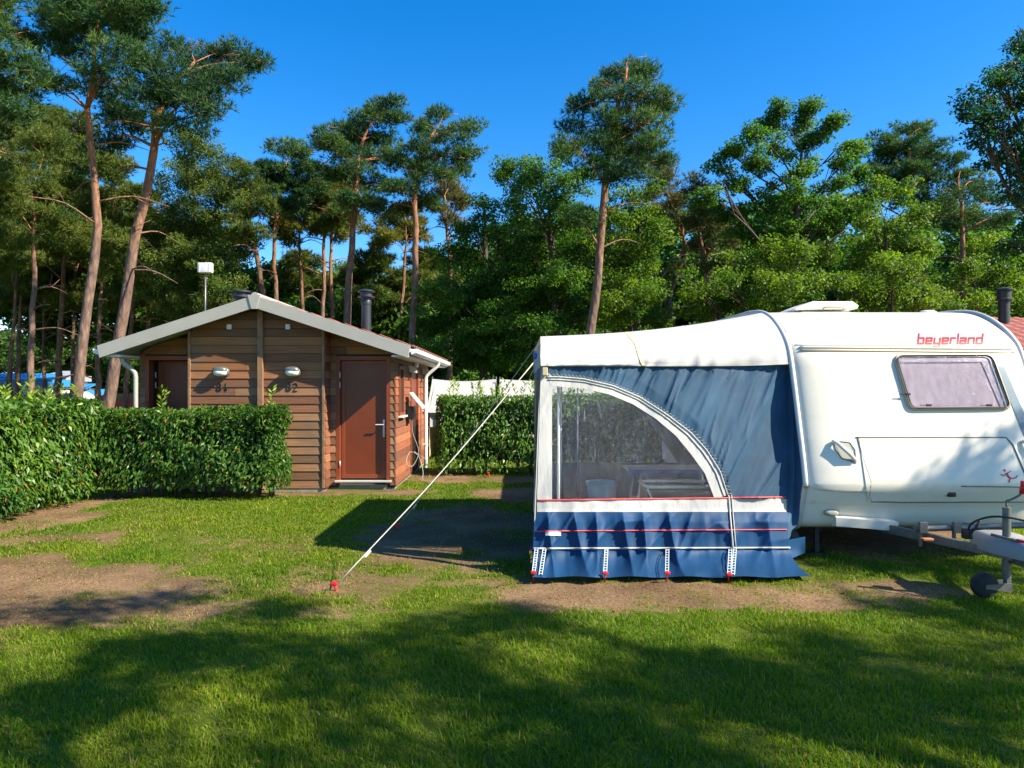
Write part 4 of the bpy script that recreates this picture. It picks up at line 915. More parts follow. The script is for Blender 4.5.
# front locker lid
lid = MB(); patch(lid, ((859, 438.5), (1006, 438.5), (1034, 500), (868, 501)), .008, 24, 14)
lo = lid.build('locker_lid', M['white_paint'], car, smooth=True)
gr = MB()
for pth in ([(856, 437.5), (1006, 437.5), (1013, 445), (1036, 500)], [(858, 438.5), (862, 455), (871, 482), (869.5, 497), (872, 501.5), (900, 502.5), (1036, 502)]):
    gr.tube(cpath(pth, .003), .0065, 6)
gr.build('lid_seal', plain('lid_seal', (.16, .15, .13), .6), lo, smooth=True)
lk = MB(); c = cast(951, 493, .012); lk.rbox(c, (.085, .03, .055), .012); lk.build('lock', M['black'], lo, smooth=True)
lk = MB(); lk.tube(cpath([(961, 486), (1005, 486.5), (1034, 487)], .012), .006, 6); lk.build('lid_crease', M['galv'], lo, smooth=True)  # dark line painted for the shadow along the crease
# runner emblem
em = MB(); 
def stroke(mb, pts, w, off=.006):
    for (a, b), (c, d) in zip(pts, pts[1:]):
        L = math.hypot(c-a, d-b)+1e-6; nx_, ny_ = -(d-b)/L*w/2, (c-a)/L*w/2; ex, ey = (c-a)/L*w*.35, (d-b)/L*w*.35
        m = max(1, int(L/2)); vs = []
        for k in range(m+1):
            x = lerp(a-ex, c+ex, k/m); y = lerp(b-ey, d+ey, k/m); vs += [cast(x+nx_, y+ny_, off), cast(x-nx_, y-ny_, off)]
        if any(v is None for v in vs): continue
        mb.add(vs, [(2*k, 2*k+1, 2*k+3, 2*k+2) for k in range(m)])
for pth, w_ in (([(1003.5, 470), (1004.3, 471)], 2.0), ([(1000.5, 474.5), (1003, 476), (1006, 473.5), (1010, 471.5)], 1.1), ([(1006, 473.5), (1008, 477)], 2.0), ([(1008, 477), (1009.5, 479), (1008.5, 482)], 1.3), ([(1008, 477), (1012, 478.5), (1015, 478), (1016.5, 476)], 1.2)):
    stroke(em, pth, w_*.85, .013)
em.build('runner_emblem', M['red_print'], car)
# lettering
LET = {
 'b': [[(0, 3), (0, 0), (2, 0), (2, 1.7), (0, 1.7)]], 'e': [[(2, 0), (0, 0), (0, 1.7), (2, 1.7), (2, .85), (.1, .85)]],
 'y': [[(0, 1.7), (0, 0), (2, 0)], [(2, 1.7), (2, -1), (0, -1)]], 'r': [[(0, 0), (0, 1.7), (1.7, 1.7)]],
 'l': [[(0.1, 3), (0.1, 0)]], 'a': [[(0, 1.7), (2, 1.7), (2, 0), (0, 0), (0, .9), (2, .9)]],
 'n': [[(0, 0), (0, 1.7), (2, 1.7), (2, 0)]], 'd': [[(2, 3), (2, 0), (0, 0), (0, 1.7), (2, 1.7)]]}
adv = {'l': 1.05, 'r': 2.5}
tx = MB(); tot = sum(adv.get(ch, 3.0) for ch in 'beyerland')-1.0; sc_ = 64.0/tot; cx = 918.0; k = 3.15
for ch in 'beyerland':
    for st in LET[ch]: stroke(tx, [(cx+a*sc_+b*.35, 343.6-b*k) for a, b in st], 1.85, .004)
    cx += adv.get(ch, 3.0)*sc_
tx.build('lettering', M['red_print'], car)
tx = MB(); stroke(tx, [(930, 346.2), (975, 346.2)], .6, .003); tx.build('underline', M['galv'], car)
# window
def rrect(q, r, n=5):
    pts = []
    m = len(q)
    for i in range(m):
        a, b, c = Vector(q[i-1]), Vector(q[i]), Vector(q[(i+1) % m])
        d0 = (a-b).normalized()*r; d1 = (c-b).normalized()*r
        for k in range(n+1):
            t_ = k/n; pts.append(tuple((b+d0)*(1-t_)**2+b*2*t_*(1-t_)+(b+d1)*t_*t_))
    return pts
WQ = [(894, 356), (991, 355.5), (1010, 408.5), (909, 409.5)]
def ring_tube(q, r, off, rad, mat, name, parent):
    pts = rrect(q, r); pts.append(pts[0]); mb = MB(); pc = cpath(pts, off, 6); mb.tube(pc, rad, 8, cap=False); return mb.build(name, mat, parent, smooth=True)
wf = ring_tube(WQ, 7, .010, .016, M['bronze_trim'], 'window_frame', car)
inner = [(897, 358), (989, 357.5), (1006.5, 406.5), (911, 407.5)]
bl = MB(); patch(bl, inner, .004, 16, 10); bl.build('blind', M['blind'], wf, smooth=True)
bl = MB(); patch(bl, [(896.5, 357.5), (989.5, 357), (992, 362.5), (898.5, 363)], .012, 16, 2); bl.build('roller_box', plain('roller_box', (.22, .22, .26), .4), wf, smooth=True)
bl = MB(); patch(bl, [(979, 357.5), (989.5, 357), (1007, 407), (1000, 407)], .010, 3, 10); bl.build('net_edge', plain('net_edge', (.28, .29, .33), .4, var=.4, scale=14), wf, smooth=True)
bl = MB(); patch(bl, [(895.5, 357), (990, 356.5), (1008.5, 407.5), (910, 408.5)], .030, 20, 12); bl.build('window_pane', M['glass_tint'], wf, smooth=True)
for (u, v) in ((927, 406), (987, 406), (906, 395)):
    bl = MB(); c = cast(u, v, .034); bl.rbox(c, (.055, .014, .022), .005); bl.box(c+Vector((-.05, 0, 0)), (.07, .008, .006))
    bl.build('catch', M['black'], wf)
ring_tube([(895, 357), (990, 356.5), (1008.5, 408), (910.5, 408.8)], 7, .032, .006, M['black'], 'window_seal', wf)
# painted shade strip of the groove right of window and left seam
st = MB(); patch(st, ((992, 355), (999, 355), (1034, 436), (1024, 436)), .005, 2, 12); st.build('corner_moulding', plain('corner_moulding', (.10, .16, .20), .4), car, smooth=True)
# grab handles
for mir in (False, True):
    def mu(u): return u
    if not mir:
        cup = MB(); patch(cup, ((834, 441), (850, 443), (856, 463), (841, 457)), .003, 5, 5)
        cu = cup.build('handle_recess', plain('handle_recess', (.36, .35, .28), .5), car, smooth=True)
        hb = MB(); hb.tube([cast(832.5, 441.5, .012), cast(836, 444, .045), cast(848, 455, .05), cast(855.5, 461, .014)], [.020, .020, .020, .017], 8); hb.build('grab_handle', M['white_plastic'], car, smooth=True)
        hb = MB(); hb.tube(cpath([(834, 441), (850, 442.5), (855, 450), (856, 463), (842, 458.5), (836, 450), (834, 441)], .003), .006, 6); hb.build('handle_rim', M['galv'], cu, smooth=True)
    else:
        hb = MB(); hb.tube([cast(1021, 441.5, .012), cast(1025, 444, .045), cast(1030, 452, .05)], .02, 8); hb.build('grab_handle', M['white_plastic'], car, smooth=True)
ml = MB(); c = cast(831, 512.5, 0); ml.add([c+Vector((.075*math.cos(t)*a, -.035*b, .037*math.sin(t)*a)) for a, b in ((1, 0), (.97, .6), (.8, 1), (.3, 1.1)) for t in [2*math.pi*k/20 for k in range(20)]],
    [(i*20+k, i*20+(k+1) % 20, (i+1)*20+(k+1) % 20, (i+1)*20+k) for i in range(3) for k in range(20)]+[tuple(range(60, 80))]); ml.build('marker_light', plain('marker_lens', (.34, .33, .27), .25), car, smooth=True)
# lower spoiler
sp = MB(); n0 = 14; prs = []
for k in range(n0+1):
    u = lerp(834, 893, k/n0); c = cast(u, lerp(515, 519, k/n0), .0); prs += [c, c+Vector((0, -.05-.05*k/n0, -.015)), c+Vector((0, -.05-.05*k/n0, -.10)), c+Vector((0, .05, -.12))]
sp.add(prs, [(4*k+j, 4*k+(j+1) % 4, 4*k+4+(j+1) % 4, 4*k+4+j) for k in range(n0) for j in range(4)]+[(0, 1, 2, 3), tuple(4*n0+j for j in range(4))]); sp.build('front_fairing', M['white_paint'], car, smooth=True, autos=40)
# chassis, steadies, wheels
ch = MB(); zc = .34
ch.bb(XL+.06, XR-.06, 7.05, 12.7, .28, .36)
ch.build('floor_pan', M['dark_metal'], car)
for s in (-1, 1):
    b_ = MB(); a0 = Vector((XM+s*.48, 7.6, zc)); a1 = Vector((XM+s*.42, 6.72, zc-.01)); a2 = Vector((XM+s*.07, 5.42, zc+.02))
    up = Vector((0, 0, .043)); sd_ = Vector((.022, 0, 0))
    for p, q in ((a0, a1), (a1, a2)):
        b_.add([p-up-sd_, p-up+sd_, p+up+sd_, p+up-sd_, q-up*.8-sd_, q-up*.8+sd_, q+up*.8+sd_, q+up*.8-sd_], [(0, 1, 2, 3), (4, 7, 6, 5), (0, 4, 5, 1), (1, 5, 6, 2), (2, 6, 7, 3), (3, 7, 4, 0)])
    b_.bb(XM+s*.48-.02, XM+s*.48+.02, 7.6, 12.5, zc-.05, zc+.03)
    b_.build('drawbar', M['galv'], car, bevel=.004)
    wz = .31; wh = thing  # wheels
    wx = XL+.18 if s < 0 else XR-.18
    ty = MB(); ty.lathe((wx, 10.1, wz), [(.20, -.085), (.285, -.09), (.31, -.06), (.315, 0), (.31, .06), (.285, .09), (.20, .085)], 32, 'X'); to = ty.build('wheel', M['rubber'], car, smooth=True, autos=50)
    ty = MB(); ty.lathe((wx, 10.1, wz), [(.05, -.07), (.19, -.06), (.20, -.08), (.20, .08), (.19, .06), (.05, .07)], 24, 'X'); ty.build('rim', M['white_plastic'], to, smooth=True, autos=40)
for (jx, jy) in ((XL+.24, 7.0), (XR-.28, 7.0), (XL+.24, 12.3), (XR-.28, 12.3)):
    j = MB(); j.bb(jx-.022, jx+.022, jy-.02, jy+.02, .02, .32); j.bb(jx-.10, jx+.10, jy-.07, jy+.07, .0, .022); j.tube([(jx, jy, .20), (jx-.13, jy, .33)], .012, 6); j.tube([(jx, jy, .20), (jx+.13, jy, .33)], .012, 6)
    j.build('corner_steady', M['dark_metal'], car, bevel=.003)
# crossbar, coupling cover, jockey wheel
xb = MB(); xb.tube([P(915, 529, 6.2), P(1064, 524, 6.2)], .028, 10); 
for u in (923, 957): c = P(u, 527.5, 6.17); xb.box(c, (.07, .04, .10)); xb.box(c+Vector((0, .04, -.10)), (.025, .025, .16))
xb.build('cycle_rack_bar', M['galv'], car, bevel=.003)
cv = MB(); zc = .44
def cvf(a, b_):
    pts = [(-.12, -.52), (.12, -.52), (.24, .0), (.24, .3), (-.24, .3), (-.24, 0)]
lev = [(.36, 1.0), (.44, 1.0), (.485, .90), (.505, .68)]; outl = rrect([(-.08, -.30), (.08, -.30), (.16, .02), (.14, .30), (-.14, .30), (-.16, .02)], .06, 4); no = len(outl)
cv.add([(XM-.02+x*k, 5.55+y*k, z) for z, k in lev for x, y in outl], [(i*no+k, i*no+(k+1) % no, (i+1)*no+(k+1) % no, (i+1)*no+k) for i in range(3) for k in range(no)]+[tuple(range(3*no, 4*no)), tuple(range(no))[::-1]])
cv.build('coupling_cover', plain('coupling_cover', (.26, .26, .25), .45, var=.08), car, smooth=True, autos=50)
hd = MB(); hd.rbox((XM, 5.28, .36), (.13, .5, .14), .02); hd.tube([(XM, 5.15, .38), (XM, 4.95, .38)], [.055, .05], 12); hd.build('coupling_head', M['galv'], car, smooth=True, autos=40)
hd = MB(); hd.tube([(XM+.02, 5.2, .44), (XM+.03, 5.05, .47), (XM+.03, 4.92, .47)], [.045, .045, .035], 10); hd.build('coupling_handle', M['black'], car, smooth=True)
jx, jy = 3.985, 5.50
jw = MB(); jw.tube([(jx, jy, .16), (jx, jy, .74)], .030, 12); jw.tube([(jx, jy, .10), (jx, jy, .40)], .024, 12); jw.rbox((jx, jy, .40), (.10, .10, .07), .01)
jw.bb(jx-.018, jx+.018, jy-.03, jy+.01, .06, .18)
jw.prism([(jx+.01, jy-.05, .065), (jx-.20, jy-.05, .095), (jx-.20, jy-.05, .125), (jx+.01, jy-.05, .14)], (0, .012, 0)); jw.prism([(jx+.01, jy+.05, .065), (jx-.20, jy+.05, .095), (jx-.20, jy+.05, .125), (jx+.01, jy+.05, .14)], (0, .012, 0))
jo = jw.build('jockey_post', M['galv'], car, smooth=True, autos=40)
jw = MB(); jw.lathe((jx-.18, jy, .112), [(.03, -.042), (.085, -.04), (.100, -.025), (.100, .025), (.085, .04), (.03, .042)], 28, 'Y'); jw.build('jockey_wheel', M['rubber'], jo, smooth=True, autos=45)
jw = MB(); jw.tube(smooth_path([(jx, jy, .74), (jx, jy, .79), (jx+.01, jy-.02, .80), (jx+.06, jy-.05, .84), (jx+.08, jy-.06, .87)], 16), .009, 8); jw.build('crank', M['galv'], jo, smooth=True)
jw = MB(); jw.tube([(jx+.08, jy-.06, .855), (jx+.105, jy-.06, .955)], [.022, .032], 10); jw.build('crank_grip', M['red'], jo, smooth=True)
hb = MB(); hb.tube([(XM-.20, 5.50, .52), (XM-.05, 5.3, .49)], .012, 8); ho = hb.build('handbrake', M['galv'], car, smooth=True)
hb = MB(); hb.tube([(XM-.10, 5.36, .50), (XM+.01, 5.26, .475)], [.018, .022], 10); hb.build('handbrake_grip', M['red'], ho, smooth=True)
hb = MB(); hb.tube(smooth_path([(XM-.29, 5.62, .48), (XM-.30, 5.6, .58), (XM-.22, 5.5, .66), (XM-.1, 5.4, .67), (XM+.1, 5.3, .62), (XM+.3, 5.3, .58)], 30), .009, 8); hb.rbox((XM-.30, 5.64, .50), (.07, .06, .09), .01); hb.tube(smooth_path([(XM-.29, 5.62, .5), (XM-.25, 5.6, .56), (XM-.2, 5.62, .62), (XM-.24, 5.63, .55)], 12), .010, 6); hb.build('cable', M['black'], car, smooth=True)
hb = MB(); hb.rbox((XM-.58+.2, 6.05, .36), (.09, .05, .02), .005); hb.build('reflector', plain('amber', (.55, .18, .06), .4), car)
# roof hatch
rh = MB(); rx, ry = 3.98, 8.9; zz = 2.60
rh.rbox((rx, ry, zz+.03), (.62, .5, .09), .02); ro = rh.build('hatch_base', M['cream_paint'], car, smooth=True, autos=40)
rh = MB(); rh.prism([(rx-.42, ry-.32, zz+.085), (rx+.36, ry-.32, zz+.095), (rx+.38, ry-.32, zz+.135), (rx+.30, ry-.32, zz+.19), (rx-.20, ry-.32, zz+.19), (rx-.42, ry-.32, zz+.10)], (0, .62, 0)); rh.build('hatch_lid', M['white_plastic'], ro, bevel=.015)
rh = MB(); rh.tube(smooth_path([(rx-.08, ry-.33, zz+.09), (rx-.05, ry-.36, zz+.11), (rx+.15, ry-.36, zz+.11), (rx+.18, ry-.33, zz+.09)], 12), .01, 6); rh.build('hatch_handle', M['bronze_trim'], ro, smooth=True)
rh = MB(); rh.rbox((XL+.35, 9.9, 2.66), (.3, .3, .12), .04); rh.build('small_hatch', M['cream_paint'], car, smooth=True)
rh = MB(); rh.lathe((5.05, 8.3, 2.56), [(.11, 0), (.11, .05), (.07, .08)], 16); rh.build('roof_vent', M['cream_paint'], car, smooth=True)
# grey side wedge between awning and wheel (mud guard)
mg = MB(); mg.prism([(XL-.02, 7.2, .45), (XL+.14, 7.0, .05), (XL-.06, 7.0, .03)], (0, .02, 0)); mg.build('draught_skirt', plain('skirt', (.10, .11, .10), .7), car)

# ------------------------------------------------------------------ awning
AY_B = 9.5
def AD(u, v):
    t = (u-540)/250.0
    top = lerp(6.55, 7.10, t); mid = lerp(6.27, 6.66, t*t*.5+t*.5); bot = 6.03
    if v < 366: return top+(366-v)*.004
    if v < 548: return lerp(top, mid, (v-366)/182.0)
    return lerp(mid, bot, min(1.0, (v-548)/29.0)**1.7)
def ridge(n, p=2.0): return (1-abs(2*float(n)-1))**p
def wr(u, v):
    soft = float(vnoise(u*.045+v*.02, v*.012, 5)-.5)
    if v < 500:
        arch = max(0, 1-abs(v-interp(u, oU, oV))/70.0)
        a = soft*.06+ridge(vnoise((u+v*.55)*.075, (v-u*.3)*.010, 9), 3)*-.036+ridge(vnoise((u+v*.35)*.17, v*.015, 19), 2)*-.016*(.5+arch)
        a += min(1, max(0, (392-v)/22.0))*ridge(vnoise((u+v*.9)*.22, 2.1, 29), 2)*-.014
        if u < 735: a = soft*.06+(a-soft*.06)*(.2+.8*min(1, max(0, interp(u, oU, oV)-v)/16.0))
    else:
        k = min(1, max(.12, (v-508)/14.0))
        a = soft*.05+k*(ridge(vnoise((u-v*.12)*.042, v*.008, 39), 2.0)*-.07+ridge(vnoise((u+v*.5)*.05, v*.02, 49), 3)*-.04+float(vnoise(u*.2, v*.05, 59)-.5)*.010)
    if v > 549: a += (v-549)/28*(float(vnoise(u*.045, 3.3, 35))-.5)*.12
    return a
def A(u, v, off=0):
    D = AD(u, v)+wr(u, v)-off; return P(u, v, D)
oU = [546.7, 560, 583.8, 613, 640.5, 667.8, 691, 707, 720.5, 728, 731, 733.5]; oV = [376.6, 376.8, 378.8, 385.6, 397.3, 415, 432.5, 450, 471.6, 495, 512, 548]
aw = thing('caravan_awning', (1.6, 8.0, 0), 'blue and white caravan awning with arched clear window', 'awning')
def strip(f0, f1, u0, u1, mat, name, parent=None, nu=80, nv=24, off=0, solid=.0):
    mb = MB(); mb.grid(lambda a, b: A(lerp(u0, u1, a), lerp(f0(lerp(u0, u1, a)), f1(lerp(u0, u1, a)), b), off), nu, nv)
    return mb.build(name, mat, parent or aw, smooth=True, solid=solid)
iU = [551.6, 583.8, 609, 632.6, 656, 675.6, 691, 705, 714.7]; iV = [386.2, 388.5, 394.4, 404, 418.8, 435.4, 454, 473.5, 499]
fo_ = lambda u: interp(u, oU, oV); fi_ = lambda u: interp(u, iU, iV)
L498 = lambda u: 500.0-(u-540)/250*3.2
ledge = lambda v: interp(v, [366, 500, 548, 577], [541, 537.0, 533.0, 532.0])
def region(fn, mat, name, nu, nv, solid=0, parent=None, off=0):
    mb = MB(); mb.grid(lambda a, b: A(*fn(a, b), off), nu, nv); return mb.build(name, mat, parent or aw, smooth=True, solid=solid)
# upper blue panel
region(lambda a, b: ((u := lerp(541.5, 728, a)), lerp(365, fo_(u)-.3, b)), M['blue_up'], 'upper_panel', 200, 34)
region(lambda a, b: ((u := lerp(728, 788, a)), lerp(365, 499, b)), M['blue_up'], 'upper_panel', 80, 90)
# arch trim as swept band between inner and outer curve
def archpt(t, w_):
    n = 60; U = oU[:10]; V_ = oV[:10]
    s = [0]
    for k in range(9): s.append(s[-1]+math.hypot(U[k+1]-U[k], V_[k+1]-V_[k]))
    a = t*s[-1]; o = (interp(a, s, U), interp(a, s, V_))
    s2 = [0]
    for k in range(8): s2.append(s2[-1]+math.hypot(iU[k+1]-iU[k], iV[k+1]-iV[k]))
    b = t*s2[-1]; i_ = (interp(b, s2, iU), interp(b, s2, iV))
    return (lerp(o[0], i_[0], w_), lerp(o[1], i_[1], w_))
region(lambda a, b: archpt(a, b), M['canvas_trim'], 'arch_trim', 90, 6, off=.006)
for w_, rr_ in ((.02, .008), (.30, .006)):
    z_ = MB(); z_.tube([A(*archpt(k/80, w_), .012) for k in range(81)], rr_, 6); z_.build('arch_piping', M['canvas_trim'], aw, smooth=True)
region(lambda a, b: (lerp(ledge(lerp(368, 500, b)), 552, a), lerp(368+8*a, 500, b)), M['canvas_trim'], 'edge_trim', 10, 50, off=.004)
z_ = MB()
z_.tube([A(*archpt(k/124, -.05 if k % 2 else -.30), .012) for k in range(125)], .0028, 4)
z_.build('lacing', M['canvas_trim'], aw)
# clear window
region(lambda a, b: ((u := lerp(551.3, 714.9, a)), lerp(fi_(u)-.5, L498(u), b)), M['clear'], 'window_pane', 90, 40)
# bands below
region(lambda a, b: (lerp(ledge(500), 786.5, a), lerp(L498(lerp(537, 786, a))+.6, 512, b)), M['canvas_trim'], 'white_band', 120, 5, off=.004)
p_ = MB(); p_.tube([A(u, L498(u)+.3, .008) for u in np.linspace(537, 786, 120)], .008, 6); p_.build('red_piping', M['red_piping'], aw, smooth=True)
region(lambda a, b: ((v := lerp(511.5, 548.5, b)), 0) and (lerp(ledge(v), 788, a), v), M['blue_low'], 'lower_panel', 240, 30)
p_ = MB(); p_.tube([A(u, 531.2-(u-540)/250*1.6, .008) for u in np.linspace(536, 787, 120)], .0065, 6); p_.build('red_piping', M['red_piping'], aw, smooth=True)
p_ = MB(); p_.tube([A(u, 548.6-(u-540)/250*.8, .010) for u in np.linspace(533, 790, 130)], .010, 6); p_.build('white_piping', M['canvas_trim'], aw, smooth=True)
region(lambda a, b: ((v := lerp(548.5, 577, b)), 0) and (lerp(532.5, lerp(790, 811, b*b*.9+.1*b), a), v+math.sin(a*31)*.7*b), M['blue_low'], 'mud_flap', 240, 20)
p_ = MB(); p_.tube([A(interp(v, [495, 548], [728.5, 733]), v, .012) for v in np.linspace(495, 548, 16)], .009, 6); p_.tube([A(interp(v, [495, 548], [731.5, 736]), v, .010) for v in np.linspace(495, 548, 16)], .006, 6); p_.build('zip', M['canvas_trim'], aw, smooth=True)
# flap between panel and caravan rail
rail = [body_pt(-1, i, .01)+Vector((-.012, 0, 0)) for i in range(4, NPF//2)]
def rail_at_z(z):
    best = min(rail, key=lambda p: abs(p.z-z) + (5 if p.z < .34 else 0)); return best
fl_ = MB()
def flapf(a, b):
    v = lerp(365, 540, b); q = A(788, v); r_ = rail_at_z(max(.38, q.z))
    return q.lerp(r_, a)+Vector((0, .03*math.sin(a*9+b*4)*a*(1-a)*4, 0))
fl_.grid(flapf, 8, 40); fl_.build('side_flap', M['blue_up'], aw, smooth=True)
fl_ = MB(); fl_.grid(lambda a, b: A(788, lerp(540, 560, b)).lerp(Vector((XL+.02, 6.75, A(788, lerp(540, 560, b)).z)), a), 6, 8); fl_.build('side_flap', M['blue_low'], aw, smooth=True)
# roof: front gable, top and rear gable
topU = [540, 560, 600, 640, 680, 715, 740, 766]; topV = [336.5, 335.3, 333, 330, 326, 321, 316.5, 311.5]
RT = [body_pt(-1, i, .02)+Vector((-.03, 0, 0)) for i in range(NPF) if 1.90 < pp[i].z and pp[i].y < 7.78][::-1]
def gable(a, b):
    k = b*(len(RT)-1); i = min(int(k), len(RT)-2); rr_ = RT[i].lerp(RT[i+1], k-i)
    ll_ = P(540.5, 336.5, 6.78).lerp(P(540, 366.5, 6.52), b); bot = A(lerp(541, 788, a), 366.3, .02)
    q = ll_.lerp(rr_, a); q.z -= .055*math.sin(math.pi*a)*(1-b)
    q = q.lerp(bot, max(0, b-.5)*2*(1-a**6)) if b > .5 else q
    return q+Vector((0, -.05*math.sin(math.pi*b)*(1-a**4)+(float(vnoise(a*7, b*9, 3))-.5)*.035*math.sin(math.pi*a), 0))
def roof_top(a): return gable(a, 0)
gb = MB(); gb.grid(gable, 80, 20); gb.build('roof_gable', M['canvas'], aw, smooth=True)
rt = MB()
def rtf(a, b):
    t = roof_top(a); e = Vector((lerp(.30, XL-.02, a), AY_B, t.z)); q = t.lerp(e, b)
    sag = -.05*math.sin(math.pi*b)*math.sin(math.pi*a); return Vector((q.x, q.y, q.z+sag))
rt.grid(rtf, 40, 30); rt.build('roof', M['canvas'], aw, smooth=True)
XB0, XB1 = .34, XL-.03
rg = MB(); rg.grid(lambda a, b: (lerp(XB0-.04, XB1, a), AY_B, lerp(rtf(a, 1).z, 1.9, b)), 20, 4); rg.build('rear_gable', M['canvas'], aw, smooth=True)
ld = MB(); y0a = A(541, 400).y
def lw(a, z): 
    yy = lerp(A(541, 380).y+.02, AY_B, a); x0 = interp(z, [0, .2, 1.95, 2.3], [.19, .205, .27, .28])
    return (lerp(x0, XB0-.02, a)+.012*math.sin(a*22), yy, z)
def lwall(a0, a1, z0, z1, m_, nm):
    mb = MB(); mb.grid(lambda a, b: lw(lerp(a0, a1, a), lerp(z0, z1, b)), 40, 10); mb.build(nm, M[m_], aw, smooth=True)
lwall(0, 1, .0, .42, 'blue_low', 'lower_panel'); lwall(0, 1, .42, .66, 'canvas_trim', 'white_band')
lwall(0, .07, .66, 1.9, 'canvas_trim', 'edge_trim'); lwall(.07, .48, .66, 1.8, 'clear', 'window_pane'); lwall(.48, .56, .66, 1.9, 'canvas_trim', 'edge_trim'); lwall(.56, .94, .66, 1.8, 'clear', 'window_pane'); lwall(.94, 1, .66, 1.9, 'canvas_trim', 'edge_trim')
lwall(.07, .48, 1.8, 1.9, 'blue_up', 'upper_panel'); lwall(.56, .94, 1.8, 1.9, 'blue_up', 'upper_panel'); lwall(0, 1, 1.9, 2.14, 'canvas', 'valance')
def rwall(f, m_, nm, nu=40, nv=20):
    mb = MB(); mb.grid(f, nu, nv); mb.build(nm, M[m_], aw, smooth=True)
def rY(x, z): return AY_B+.012*math.sin(x*19+z*3)
arc = lambda x: interp(x, [XB0, 1.0, 1.5, 1.9, 2.15, 2.3], [1.86, 1.82, 1.62, 1.25, .9, .66])
rwall(lambda a, b: ((x := lerp(XB0, XB1, a)), rY(x, 0), lerp(0, .42, b)), 'blue_low', 'lower_panel')
rwall(lambda a, b: ((x := lerp(XB0, XB1, a)), rY(x, 0), lerp(.42, .66, b)), 'blue_low', 'lower_panel')
rwall(lambda a, b: ((x := lerp(XB0+.05, 2.3, a)), rY(x, 0), lerp(.66, arc(x), b)), 'clear', 'window_pane')
rwall(lambda a, b: ((x := lerp(XB0+.05, 2.3, a)), rY(x, 0), lerp(arc(x)+.0, 1.95, b)), 'blue_up', 'upper_panel')
rwall(lambda a, b: ((x := lerp(2.3, XB1, a)), rY(x, 0), lerp(.66, 1.95, b)), 'blue_up', 'upper_panel')
rwall(lambda a, b: ((x := lerp(XB0-.03, XB0+.05, a)), rY(x, 0), lerp(.66, 1.95, b)), 'canvas_trim', 'edge_trim', 3)
# frame poles
for pts, r_ in (([(.46, 6.75, 0), (.46, 6.75, 2.0)], .014), ([(.40, 9.4, 0), (.40, 9.4, 2.1)], .014), ([(.33, 8.0, 0), (.33, 8.0, 2.12)], .012), ([(.34, 6.75, 2.08), (.36, 9.4, 2.08)], .012), ([(.62, 8.6, 0), (.62, 8.6, 1.95)], .010), ([(.9, 9.35, 0), (.9, 9.35, 2.1)], .010)):
    q = MB(); q.tube(pts, r_, 10); q.build('pole', M['white_plastic'], aw, smooth=True)
# tan strap over gable, wooden corner block
s_ = MB(); 
s_.grid(lambda a, b: gable(lerp(.355, .42, a_ := b**1.5)+.007*(a-.5)*2, b)+Vector((0, -.008, 0)), 1, 20); s_.build('tan_strap', M['strap'], aw, smooth=True)
s_ = MB(); s_.rbox(A(545, 371.5, .03), (.05, .04, .075), .006); s_.build('corner_block', M['strap'], aw)
s_ = MB(); s_.rbox(P(535.5, 356, 6.6), (.035, .05, .06), .012); s_.build('blue_buckle', M['blue_edge'], aw, smooth=True)
# brand patch
s_ = MB(); s_.grid(lambda a, b: A(lerp(545.4, 561, a), lerp(530.6, 535.6, b)+.3*a, .009), 6, 3); po = s_.build('label_patch', plain('label_grey', (.55, .60, .64), .5), aw, smooth=True)
s_ = MB(); s_.add([A(555.6, 535.2, .013), A(560.4, 535.4, .013), A(558, 531.4, .013)], [(0, 1, 2)]); s_.grid(lambda a, b: A(lerp(546, 554, a), lerp(531.2, 532.4, b), .012), 3, 1); s_.build('label_triangle', M['white_plastic'], po)
# ladder straps and pegs
for (ut, ub, vb, peg) in ((536.5, 533.5, 576, 1), (544.5, 540.5, 577, 0), (606.5, 605, 576.5, 1), (667.5, 667, 576.5, 1), (730.5, 729.0, 578, 1), (735, 733, 577, 0)):
    q = MB(); a0 = A(ut, 549, .03); a1 = P(ub, vb-2, 5.965); m = 10
    sx = Vector((.014, 0, 0))
    q.tube([a0-sx, a1-sx], .0035, 5); q.tube([a0+sx, a1+sx], .0035, 5)
    for k in range(m): c = a0.lerp(a1, (k+.5)/m); q.tube([c-sx, c+sx], .004, 5)
    q.build('peg_strap', plain('strap_grey', (.58, .62, .62), .5), aw)
    if peg:
        q = MB(); q.rbox(a1+Vector((0, -.01, .015)), (.05, .03, .025), .006); q.tube([a1+Vector((0, -.01, .02)), a1+Vector((.0, .03, -.075))], .006, 6); q.build('peg', M['red'], aw, smooth=True)

# guy lines
def guy(name, p0, g0, r, label, peg=True):
    root = thing(name, (g0.x, g0.y, 0), label, 'guy line', 'guy lines of the awning')
    q = MB(); sagm = p0.lerp(g0, .5)+Vector((0, 0, -.03)); q.tube(smooth_path([p0, sagm, g0+Vector((0, 0, .04))], 12), r, 6); q.build('rope', M['rope'], root, smooth=True)
    q = MB(); c = p0.lerp(g0, .86); d = (p0-g0).normalized(); q.tube([c-d*.035, c+d*.035], r*2.2, 6); q.build('tensioner', M['white_plastic'], root)
    if peg:
        q = MB(); q.tube([g0+Vector((-.015, -.01, .07)), g0+Vector((.02, .02, -.1))], [.014, .008], 8); q.rbox(g0+Vector((-.015, -.01, .055)), (.055, .035, .03), .008); q.build('peg', M['red'], root, smooth=True)
guy('guy_line', P(537.5, 358, 6.58), G(336, 590), .0055, 'thick pale guy line running from the awning corner to a red peg in the lawn')
guy('guy_line', P(540, 341, 6.8), G(398, 529), .003, 'thin guy line behind the thick one, ending at an orange peg in the shade')
guy('guy_line', Vector((.33, 9.45, 2.05)), G(489, 476), .003, 'thin guy line from the rear awning corner, crossing the far laurel hedge')

